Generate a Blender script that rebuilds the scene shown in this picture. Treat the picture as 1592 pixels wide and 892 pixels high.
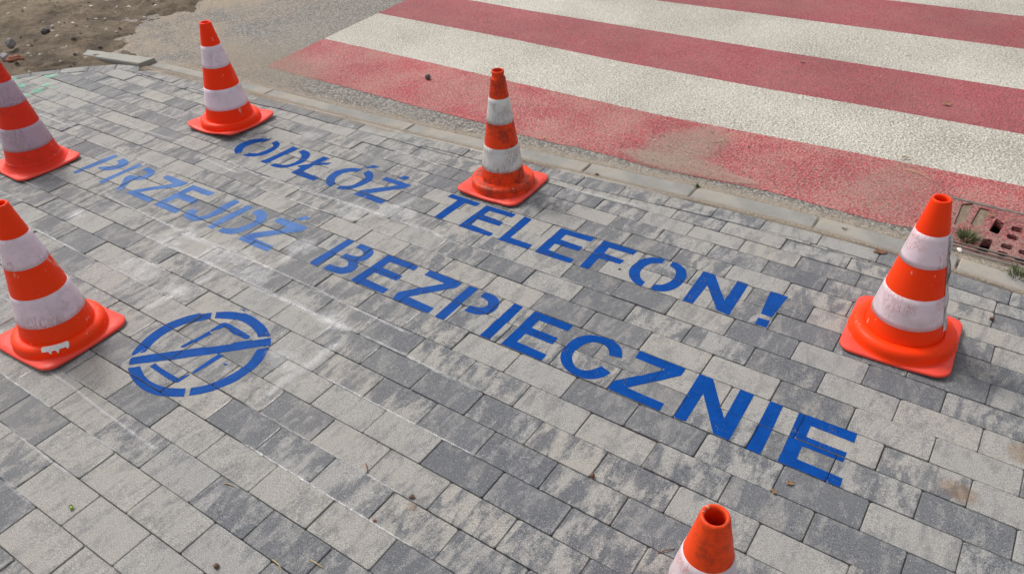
import bpy, bmesh, math, random
from mathutils import Vector, Matrix, noise as mnoise
from mathutils.geometry import tessellate_polygon

# ---------------------------------------------------------------- measured ground survey (metres / row units)
CAM = [[0.825687,-0.311869,0.470084],[0.562923,0.509939,-0.650446],[-0.03686,0.801686,0.596608]]
LENS = 27.3613
ROWC = [0.85922,0.000972,-0.003194,0.002454,0.630001,0.019018,-0.001108,-0.006982,-0.014176,0.015088,-0.000326,-0.002226,-0.016221,-0.012607]
ROWJ = {-1:[-1.107,-0.973],0:[-1.174,-1.04,-0.905],1:[-1.371,-1.103,-0.972,-0.837],2:[-1.303,-1.171,-1.037,-0.905],3:[-1.37,-1.237,-1.105,-0.974,-0.841,-0.709,-0.577],4:[-1.296,-1.033,-0.77,-0.64,-0.509],5:[-1.358,-1.096,-0.965,-0.704,-0.574,-0.444,-0.316],6:[-1.67,-1.42,-1.03,-0.902,-0.771,-0.643,-0.514,-0.385,-0.254],7:[-1.85,-1.728,-1.603,-1.479,-1.349,-1.089,-0.705,-0.577,-0.45,-0.32],8:[-1.914,-1.793,-1.665,-1.156,-1.027,-0.899,-0.773,-0.648,-0.52,-0.392,-0.262,-0.131,-0.0],9:[-2.096,-1.97,-1.846,-1.717,-1.596,-1.474,-1.09,-0.963,-0.838,-0.712,-0.587,-0.332,-0.201,-0.069,0.063],10:[-1.285,-1.158,-1.028,-0.901,-0.776,-0.526,-0.398,-0.269,-0.138,-0.005,0.126],11:[-2.201,-0.59,-0.466,-0.073,0.057,0.188],12:[-1.276,-0.531,-0.404,-0.276,-0.014,0.118],13:[-2.311,-2.068,-1.459,-1.332,-1.207,-1.085,-0.96,-0.838,-0.715,-0.592,-0.466,-0.339,-0.077,0.053,0.182],14:[-2.357,-2.249,-1.391,-1.27,-1.145,-1.023,-0.9,-0.656,-0.533,-0.407,-0.279,-0.147,-0.017,0.114],15:[-2.062,-1.209,-1.082,-0.96,-0.839,-0.718,-0.469,-0.344,-0.214,-0.085,0.046],16:[-2.826,-2.703,-2.464,-1.267,-1.143,-0.659,-0.153,0.107],17:[-2.529,-2.425,-2.296,-2.192,-1.567,-1.205,-0.844,-0.726,-0.602,-0.476,-0.224],18:[-2.471,-2.341,-1.746,-1.507,-1.38,-1.262,-1.143,-0.903,-0.784,-0.664,-0.541,-0.417,-0.162,0.098],19:[-2.265,-1.928,-1.682,-1.44,-1.202,-0.848,-0.729,-0.607,-0.482,-0.357,0.027],20:[-1.868,-1.747,-1.507,-1.389,-1.274,-0.678,-0.555,-0.43],21:[-0.739,-0.618,-0.496,0.08]}
LASTJ = [-1.961,-1.845,-1.727,-1.636,-1.502,-1.255,-0.896,-0.779,-0.66,-0.538,-0.42,-0.289,-0.16,-0.032,0.1]
K2 = [(-2.9,1.44),(-2.3,1.455),(-1.9,1.492),(-1.75,1.492),(-1.6,1.503),(-1.25,1.526),(-0.9,1.542),(-0.77,1.552),(-0.65,1.562),(-0.53,1.573),(-0.4,1.581),(-0.29,1.584),(-0.16,1.58),(0.1,1.562)]
KIN = [(-2.75,1.476),(-2.65,1.4895),(-2.55,1.5004),(-2.45,1.5091),(-2.35,1.5162),(-2.25,1.5221),(-2.15,1.5271),(-2.05,1.5316),(-1.95,1.5358),(-1.85,1.54),(-1.75,1.5443),(-1.65,1.549),(-1.55,1.5541),(-1.45,1.5597),(-1.35,1.5659),(-1.25,1.5725),(-1.15,1.5797),(-1.05,1.5871),(-0.95,1.5948),(-0.85,1.6026),(-0.75,1.6101),(-0.65,1.6172),(-0.55,1.6234),(-0.45,1.6286),(-0.35,1.6322),(-0.25,1.6339),(-0.15,1.6331),(-0.05,1.6293),(0.05,1.6219),(0.15,1.6104)]
KMID = [(-2.75,1.5094),(-2.65,1.5175),(-2.55,1.5239),(-2.45,1.529),(-2.35,1.5331),(-2.25,1.5367),(-2.15,1.5399),(-2.05,1.5431),(-1.95,1.5464),(-1.85,1.55),(-1.75,1.5542),(-1.65,1.5589),(-1.55,1.5642),(-1.45,1.5702),(-1.35,1.5768),(-1.25,1.5839),(-1.15,1.5916),(-1.05,1.5996),(-0.95,1.6078),(-0.85,1.6159),(-0.75,1.6238),(-0.65,1.631),(-0.55,1.6374),(-0.45,1.6425),(-0.35,1.6459),(-0.25,1.6472),(-0.15,1.6458),(-0.05,1.6414),(0.05,1.6332),(0.15,1.6208)]
KOUT = [(-2.75,1.5509),(-2.65,1.5608),(-2.55,1.5687),(-2.45,1.5752),(-2.35,1.5805),(-2.25,1.5851),(-2.15,1.5892),(-2.05,1.5933),(-1.95,1.5975),(-1.85,1.6019),(-1.75,1.6068),(-1.65,1.6123),(-1.55,1.6185),(-1.45,1.6253),(-1.35,1.6327),(-1.25,1.6407),(-1.15,1.6492),(-1.05,1.658),(-0.95,1.6669),(-0.85,1.6757),(-0.75,1.6841),(-0.65,1.6918),(-0.55,1.6984),(-0.45,1.7035),(-0.35,1.7067),(-0.25,1.7074),(-0.15,1.7051),(-0.05,1.6993),(0.05,1.6892),(0.15,1.6743)]
R1B = [(-3.6221,2.7282),(-3.3059,2.7247),(-2.9265,2.7311),(-2.5016,2.7227),(-2.0839,2.7342),(-1.8865,2.717),(-1.6637,2.7216),(-1.6144,2.7372),(-1.3904,2.7414),(-1.2319,2.7313),(-0.7362,2.7853),(-0.526,2.7793),(-0.3066,2.774),(-0.1977,2.7873)]
L12 = [(-3.661,3.2223),(-3.2423,3.227),(-2.4059,3.2244),(-2.2656,3.2204),(-1.3839,3.2256),(-0.9055,3.2609),(-0.6775,3.2781),(0.0968,3.3212)]
L23 = [(-3.7016,3.7557),(-2.6361,3.7638),(-1.8794,3.7479),(-1.0864,3.769),(-0.5988,3.7963),(0.0374,3.8208)]
L34 = [(-3.2565,4.2659),(-2.9755,4.2616),(-1.2758,4.3009),(-0.0257,4.3511)]
L45 = [(-2.1537,4.8316),(-1.4804,4.8757),(-0.0968,4.9486)]
L56 = [(-0.8443,5.5033),(-0.1663,5.5335)]
LE = [(-3.6221,2.7282),(-3.661,3.2223),(-3.7016,3.7557),(-3.7273,4.0244)]
SOIL = [(-5.0483,3.3468),(-4.9306,3.203),(-5.012,3.0043),(-4.7659,2.7337),(-4.65,2.5622),(-4.5113,2.4794),(-4.2748,2.4576)]
BO = [(-4.7801,1.8477),(-4.7454,1.894),(-4.698,2.0194),(-4.5711,2.1511),(-4.3947,2.305),(-4.2551,2.3473)]
BI = [(-4.738,1.8255),(-4.7227,1.8957),(-4.654,1.98),(-4.5023,2.0995),(-4.4325,2.1656),(-4.3283,2.2508),(-4.2001,2.2991)]
SLAB = [(-4.8281,2.339),(-4.2475,2.4491),(-4.2482,2.3426),(-4.7618,2.267)]
KERBJ = [-2.684,-2.099,-1.505,-0.92,-0.624,-0.318,-0.011]
PAINT = {'PRZEJDZ':[('P',[[(-3.3701,1.4003),(-3.3461,1.3972),(-3.3413,1.4154),(-3.3325,1.4683),(-3.3289,1.5056),(-3.3297,1.5543),(-3.3271,1.5968),(-3.3513,1.6011),(-3.3586,1.5895),(-3.3635,1.5437),(-3.3649,1.4846),(-3.366,1.4461),(-3.368,1.424)],[(-3.2908,1.5635),(-3.2883,1.5802),(-3.2882,1.5966),(-3.2604,1.5965),(-3.2329,1.5883),(-3.2111,1.5655),(-3.2125,1.5341),(-3.2272,1.5038),(-3.2473,1.4851),(-3.2754,1.4755),(-3.3055,1.4797),(-3.3036,1.4895),(-3.2877,1.5032),(-3.2683,1.5146),(-3.2562,1.5348),(-3.2614,1.5583)]]),('R',[[(-3.1864,1.4054),(-3.1558,1.407),(-3.1544,1.4408),(-3.154,1.4954),(-3.1562,1.5367),(-3.1481,1.5717),(-3.1462,1.599),(-3.176,1.601),(-3.1778,1.5675),(-3.1813,1.5134),(-3.1814,1.4583)],[(-3.1135,1.5703),(-3.1118,1.5999),(-3.0823,1.5998),(-3.0425,1.5922),(-3.0244,1.5672),(-3.0237,1.5383),(-3.0388,1.5128),(-3.0656,1.4954),(-3.0715,1.4895),(-3.0531,1.4634),(-3.0396,1.435),(-3.0246,1.4096),(-3.0632,1.4091),(-3.0711,1.4366),(-3.0846,1.4571),(-3.1163,1.4881),(-3.1161,1.5176),(-3.0871,1.522),(-3.0619,1.5368),(-3.0595,1.5593),(-3.0729,1.5727),(-3.0859,1.5736)]]),('Z',[[(-2.9704,1.5755),(-2.9679,1.6003),(-2.8298,1.603),(-2.8347,1.5719),(-2.8684,1.532),(-2.914,1.4892),(-2.9472,1.4459),(-2.8393,1.4423),(-2.8393,1.4135),(-2.9959,1.4116),(-2.987,1.4421),(-2.9508,1.4874),(-2.9142,1.5291),(-2.8835,1.5673)]]),('E',[[(-2.7989,1.603),(-2.6582,1.6085),(-2.662,1.5753),(-2.7633,1.5722),(-2.7645,1.5347),(-2.6659,1.5318),(-2.6671,1.4988),(-2.7646,1.4976),(-2.7687,1.4497),(-2.6647,1.445),(-2.666,1.4152),(-2.8046,1.4119)]]),('J',[[(-2.5459,1.6135),(-2.5113,1.6138),(-2.5101,1.5553),(-2.512,1.4927),(-2.5235,1.4469),(-2.5396,1.4247),(-2.5691,1.4127),(-2.6017,1.4143),(-2.6285,1.4268),(-2.6411,1.4517),(-2.636,1.4752),(-2.599,1.4782),(-2.5962,1.4604),(-2.5845,1.4495),(-2.5623,1.4499),(-2.5466,1.4649),(-2.5445,1.4948),(-2.5519,1.5487)]]),('D',[[(-2.4739,1.4178),(-2.4398,1.4178),(-2.4376,1.4566),(-2.4309,1.5304),(-2.4302,1.6138),(-2.463,1.6126),(-2.4686,1.5617),(-2.4723,1.4846),(-2.4704,1.4439)],[(-2.3995,1.5812),(-2.3923,1.6144),(-2.3539,1.6121),(-2.3251,1.5971),(-2.3084,1.572),(-2.3012,1.5452),(-2.3081,1.5069),(-2.3178,1.4675),(-2.3283,1.4412),(-2.3495,1.4239),(-2.3792,1.4173),(-2.4085,1.4197),(-2.4065,1.4432),(-2.3825,1.4508),(-2.3583,1.4701),(-2.3426,1.4964),(-2.3371,1.5237),(-2.3418,1.5521),(-2.3596,1.5695)]]),('Ź',[[(-2.2722,1.5811),(-2.27,1.6124),(-2.1275,1.6186),(-2.1188,1.6103),(-2.1227,1.5847),(-2.1431,1.5624),(-2.1883,1.5221),(-2.2127,1.4877),(-2.2427,1.4566),(-2.1324,1.456),(-2.1291,1.4218),(-2.2896,1.4187),(-2.2921,1.4498),(-2.276,1.4793),(-2.2353,1.5237),(-2.2012,1.5542),(-2.1862,1.5733)],[(-2.2122,1.633),(-2.1926,1.6748),(-2.1611,1.674),(-2.1843,1.6379)]])],'ODLOZ':[('O',[[(-2.842,2.0748),(-2.8489,2.0467),(-2.869,2.0254),(-2.8858,1.9919),(-2.8891,1.9568),(-2.8743,1.9326),(-2.8629,1.9253),(-2.8643,1.8895),(-2.8963,1.9013),(-2.9222,1.9282),(-2.9358,1.9677),(-2.9294,2.0099),(-2.9073,2.0441),(-2.879,2.0633)],[(-2.8125,2.0485),(-2.8101,2.0758),(-2.7857,2.0735),(-2.7599,2.0551),(-2.7445,2.0217),(-2.7392,1.9786),(-2.7498,1.9405),(-2.7694,1.9201),(-2.794,1.8995),(-2.8271,1.8929),(-2.8271,1.923),(-2.7862,1.944),(-2.7745,1.9811),(-2.7736,2.0236),(-2.7863,2.0398)]]),('D',[[(-2.7137,1.8928),(-2.6711,1.8948),(-2.6683,1.9342),(-2.6619,2.0143),(-2.6563,2.0728),(-2.693,2.0749),(-2.6969,2.0077),(-2.7029,1.9274)],[(-2.632,2.0499),(-2.6277,2.0754),(-2.5901,2.0743),(-2.5601,2.0553),(-2.5409,2.0173),(-2.5406,1.9735),(-2.5551,1.9348),(-2.5737,1.905),(-2.6058,1.8922),(-2.6467,1.8917),(-2.6378,1.9186),(-2.595,1.9244),(-2.5757,1.9444),(-2.5707,1.9779),(-2.5779,2.0135),(-2.5953,2.0349)]]),('Ł',[[(-2.5004,2.0765),(-2.4652,2.0765),(-2.4679,2.0247),(-2.4257,2.0519),(-2.4271,2.0285),(-2.4778,1.9954),(-2.4766,1.9296),(-2.3716,1.9231),(-2.3781,1.894),(-2.5128,1.8932),(-2.5124,1.9469),(-2.5376,1.9493),(-2.5238,1.972),(-2.5064,1.9891)]]),('Ó',[[(-2.2635,2.0766),(-2.264,2.0469),(-2.2955,2.0352),(-2.311,2.0068),(-2.3126,1.9646),(-2.2973,1.937),(-2.2737,1.9228),(-2.2761,1.8921),(-2.3069,1.8993),(-2.3328,1.9202),(-2.348,1.952),(-2.3546,2.0022),(-2.3397,2.0363),(-2.3122,2.0626)],[(-2.2342,2.0477),(-2.233,2.0793),(-2.2044,2.0735),(-2.1808,2.0543),(-2.1586,2.0186),(-2.1608,1.9814),(-2.1712,1.9437),(-2.1822,1.9216),(-2.2134,1.9016),(-2.2467,1.8968),(-2.2451,1.9198),(-2.2161,1.933),(-2.1997,1.9545),(-2.193,1.9863),(-2.197,2.0203),(-2.2117,2.0361)],[(-2.2646,2.0929),(-2.2492,2.1276),(-2.2104,2.1289),(-2.2518,2.0894)]]),('Ż',[[(-2.1315,2.049),(-2.1265,2.0764),(-1.9884,2.0766),(-1.9968,2.0428),(-2.0191,2.0179),(-2.0642,1.9643),(-2.0955,1.9305),(-1.9921,1.9278),(-1.9983,1.8961),(-2.151,1.8976),(-2.1421,1.9321),(-2.0957,1.9844),(-2.0582,2.0222),(-2.0357,2.0472)],[(-2.0777,2.0944),(-2.0687,2.1267),(-2.0395,2.125),(-2.0415,2.0939)]])],'TELEFON':[('T',[[(-1.8023,2.0768),(-1.7994,2.1049),(-1.6554,2.1049),(-1.6569,2.0773),(-1.7093,2.0751),(-1.7134,1.9257),(-1.7481,1.9242),(-1.7492,2.0771)]]),('E',[[(-1.6259,2.1051),(-1.4879,2.1087),(-1.4893,2.0802),(-1.5919,2.0768),(-1.5939,2.0392),(-1.4983,2.036),(-1.4966,2.0068),(-1.5972,2.004),(-1.5935,1.9601),(-1.4869,1.9534),(-1.4853,1.9254),(-1.6288,1.9242)]]),('L',[[(-1.4508,2.1121),(-1.4155,2.1092),(-1.4137,1.9589),(-1.3155,1.9585),(-1.314,1.9268),(-1.4479,1.9243)]]),('E',[[(-1.2878,2.1146),(-1.1445,2.1195),(-1.1473,2.0885),(-1.2494,2.0839),(-1.2489,2.0453),(-1.1535,2.0432),(-1.1543,2.0136),(-1.2506,2.0075),(-1.2484,1.961),(-1.143,1.9619),(-1.1415,1.9313),(-1.2847,1.926)]]),('F',[[(-1.1098,2.12),(-0.9759,2.1236),(-0.9787,2.0947),(-1.0717,2.089),(-1.0703,2.0485),(-0.989,2.0469),(-0.9886,2.0173),(-1.0714,2.0138),(-1.0705,1.9334),(-1.1042,1.9333)]]),('O',[[(-0.8688,2.1281),(-0.8676,2.0977),(-0.8952,2.0844),(-0.9102,2.0546),(-0.9114,2.02),(-0.9013,1.9928),(-0.8844,1.9736),(-0.8672,1.9646),(-0.8671,1.9358),(-0.8977,1.9427),(-0.9256,1.9648),(-0.9415,1.9883),(-0.9503,2.0234),(-0.9478,2.0698),(-0.9299,2.1016),(-0.9017,2.1208)],[(-0.8391,2.0978),(-0.8403,2.128),(-0.8156,2.1258),(-0.7865,2.1094),(-0.7668,2.0814),(-0.7585,2.0471),(-0.7602,2.0044),(-0.7729,1.9714),(-0.7939,1.9492),(-0.8179,1.9407),(-0.838,1.9397),(-0.8361,1.9708),(-0.8129,1.9817),(-0.798,2.0101),(-0.7948,2.0413),(-0.8028,2.0727),(-0.8175,2.0906)]]),('N',[[(-0.7274,2.1297),(-0.6871,2.131),(-0.6047,2.009),(-0.6088,2.1353),(-0.5711,2.1354),(-0.5639,1.9446),(-0.606,1.9487),(-0.6849,2.0605),(-0.6853,1.9404),(-0.7206,1.9403)]]),('!',[[(-0.4969,2.1352),(-0.4381,2.1379),(-0.4468,2.0044),(-0.4824,2.0055)],[(-0.4817,1.982),(-0.4453,1.9855),(-0.4433,1.9473),(-0.4798,1.9465)]])],'BEZPIECZNIE':[('B',[[(-1.9306,1.6412),(-1.8958,1.6429),(-1.9049,1.4499),(-1.94,1.4521),(-1.9425,1.4744),(-1.938,1.5103),(-1.936,1.5453)],[(-1.8646,1.6101),(-1.8654,1.6397),(-1.8083,1.6391),(-1.7872,1.626),(-1.7764,1.6021),(-1.7788,1.5707),(-1.7926,1.5517),(-1.7939,1.5467),(-1.7762,1.531),(-1.7668,1.5078),(-1.7727,1.4813),(-1.7921,1.4609),(-1.8128,1.454),(-1.8723,1.4505),(-1.8707,1.4841),(-1.843,1.4846),(-1.8159,1.4935),(-1.8074,1.5091),(-1.8179,1.5262),(-1.8368,1.5355),(-1.8693,1.5338),(-1.868,1.5637),(-1.8373,1.5653),(-1.8134,1.5737),(-1.8079,1.5891),(-1.8193,1.6035),(-1.8405,1.611)]]),('E',[[(-1.7297,1.6395),(-1.588,1.6395),(-1.5863,1.6118),(-1.6947,1.6087),(-1.6966,1.5678),(-1.5991,1.5661),(-1.598,1.5328),(-1.6999,1.5313),(-1.7001,1.486),(-1.5874,1.481),(-1.5888,1.4519),(-1.7383,1.4515)]]),('Z',[[(-1.5387,1.6112),(-1.5386,1.6432),(-1.3945,1.6413),(-1.3958,1.6094),(-1.5023,1.4838),(-1.3907,1.4816),(-1.3902,1.4508),(-1.5414,1.4473),(-1.5496,1.4864),(-1.5073,1.5379),(-1.4443,1.607)]]),('P',[[(-1.3629,1.6412),(-1.3275,1.6415),(-1.3265,1.4502),(-1.3616,1.449)],[(-1.2964,1.6101),(-1.2974,1.639),(-1.2625,1.6434),(-1.2334,1.6301),(-1.2171,1.6096),(-1.2115,1.5769),(-1.2201,1.5509),(-1.2413,1.532),(-1.263,1.5244),(-1.298,1.5237),(-1.2958,1.5551),(-1.2713,1.5569),(-1.2523,1.5686),(-1.2482,1.5874),(-1.256,1.6009),(-1.2734,1.6086)]]),('I',[[(-1.1799,1.6428),(-1.1449,1.6419),(-1.1429,1.4486),(-1.1799,1.4492)]]),('E',[[(-1.1006,1.6435),(-0.958,1.6446),(-0.9576,1.6124),(-1.0649,1.6111),(-1.0643,1.5676),(-0.9665,1.5673),(-0.9653,1.5331),(-1.0642,1.5342),(-1.0648,1.4863),(-0.9536,1.4826),(-0.9539,1.4507),(-1.1009,1.4515)]]),('C',[[(-0.7563,1.5901),(-0.7949,1.5815),(-0.8065,1.6027),(-0.8308,1.6166),(-0.8571,1.6152),(-0.8805,1.5964),(-0.8906,1.5609),(-0.8908,1.5295),(-0.8799,1.5055),(-0.8585,1.4836),(-0.8383,1.4774),(-0.816,1.4844),(-0.7989,1.5059),(-0.7906,1.526),(-0.7532,1.5138),(-0.7616,1.4854),(-0.7814,1.4634),(-0.8062,1.4503),(-0.8372,1.4477),(-0.8762,1.4576),(-0.9041,1.4802),(-0.92,1.5061),(-0.928,1.543),(-0.9253,1.5847),(-0.9118,1.6149),(-0.8868,1.6375),(-0.8448,1.6482),(-0.8061,1.6453),(-0.7763,1.6267),(-0.764,1.6084)]]),('Z',[[(-0.726,1.648),(-0.5761,1.647),(-0.5753,1.6135),(-0.6849,1.4846),(-0.5682,1.4837),(-0.5669,1.4515),(-0.7308,1.4521),(-0.7297,1.4895),(-0.6827,1.5438),(-0.6261,1.6123),(-0.7235,1.6126)]]),('N',[[(-0.534,1.6473),(-0.4923,1.6477),(-0.4069,1.518),(-0.4113,1.6478),(-0.3709,1.6484),(-0.366,1.4497),(-0.4086,1.4481),(-0.4929,1.5783),(-0.4903,1.4526),(-0.527,1.4506)]]),('I',[[(-0.3254,1.6503),(-0.2889,1.648),(-0.2807,1.4492),(-0.3203,1.4495)]]),('E',[[(-0.2446,1.6472),(-0.0923,1.6496),(-0.0907,1.6135),(-0.2029,1.6139),(-0.2013,1.5693),(-0.0969,1.5697),(-0.0962,1.5348),(-0.2002,1.5338),(-0.1981,1.4841),(-0.0825,1.4819),(-0.0807,1.4483),(-0.2366,1.4497)]])],'SYMBOL':[('ring_segment',[[(-2.0104,1.076),(-1.9888,1.0543),(-2.02,1.0118),(-2.0406,0.9644),(-2.0486,0.9219),(-2.0409,0.8735),(-2.029,0.8483),(-2.0215,0.8306),(-2.0479,0.7995),(-2.0627,0.8177),(-2.0833,0.8736),(-2.0897,0.934),(-2.0787,0.9791),(-2.0548,1.0292)]]),('ring_segment',[[(-1.9986,1.0855),(-1.9609,1.1144),(-1.912,1.1316),(-1.8629,1.1334),(-1.8063,1.123),(-1.7684,1.1089),(-1.7459,1.0961),(-1.7748,1.0716),(-1.8115,1.0891),(-1.862,1.0989),(-1.914,1.0948),(-1.9773,1.0614)]]),('ring_segment',[[(-2.0008,0.7564),(-1.9756,0.7825),(-1.941,0.7667),(-1.8991,0.7574),(-1.8527,0.7604),(-1.8218,0.77),(-1.7757,0.7972),(-1.752,0.7726),(-1.8059,0.7387),(-1.8536,0.7256),(-1.9113,0.7265),(-1.9667,0.7387)]]),('ring_segment',[[(-1.7049,1.055),(-1.7307,1.0287),(-1.7114,0.9892),(-1.7035,0.9512),(-1.7069,0.9101),(-1.7202,0.8695),(-1.7403,0.8309),(-1.7651,0.8067),(-1.7423,0.7826),(-1.7102,0.8157),(-1.6872,0.8556),(-1.6698,0.901),(-1.6692,0.9575),(-1.6767,1.0046)]]),('diagonal_bar',[[(-1.7377,1.0912),(-1.7112,1.0652),(-1.805,0.9685),(-1.8802,0.8964),(-1.9393,0.8347),(-2.0121,0.7664),(-2.0364,0.7897),(-1.9853,0.8467),(-1.8816,0.9496),(-1.8116,1.0191)]]),('phone_outline',[[(-1.9395,1.0545),(-1.9256,1.0666),(-1.8668,1.0651),(-1.8015,1.0616),(-1.7944,1.0462),(-1.8079,1.0391),(-1.827,1.0458),(-1.8609,1.0416),(-1.8839,1.0442),(-1.8966,1.05),(-1.9176,1.0508)],[(-1.9348,1.0554),(-1.9168,1.0478),(-1.9292,1.0094),(-1.9366,1.013)],[(-1.9364,1.0083),(-1.925,1.0039),(-1.9326,0.9538),(-1.9381,0.91),(-1.947,0.9058),(-1.9422,0.9479)],[(-1.8139,0.949),(-1.8002,0.9557),(-1.8062,0.8993),(-1.8123,0.8531),(-1.8227,0.8526),(-1.8171,0.9078)],[(-1.9501,0.7972),(-1.9486,0.8165),(-1.9256,0.8125),(-1.8788,0.8115),(-1.8299,0.8125),(-1.8201,0.8423),(-1.8143,0.84),(-1.8179,0.7995),(-1.835,0.7918),(-1.8956,0.7951)],[(-1.7714,0.9301),(-1.7498,0.9344),(-1.7571,0.925)],[(-1.9483,1.1418),(-1.9235,1.1462),(-1.9225,1.1381)]])]}
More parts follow.
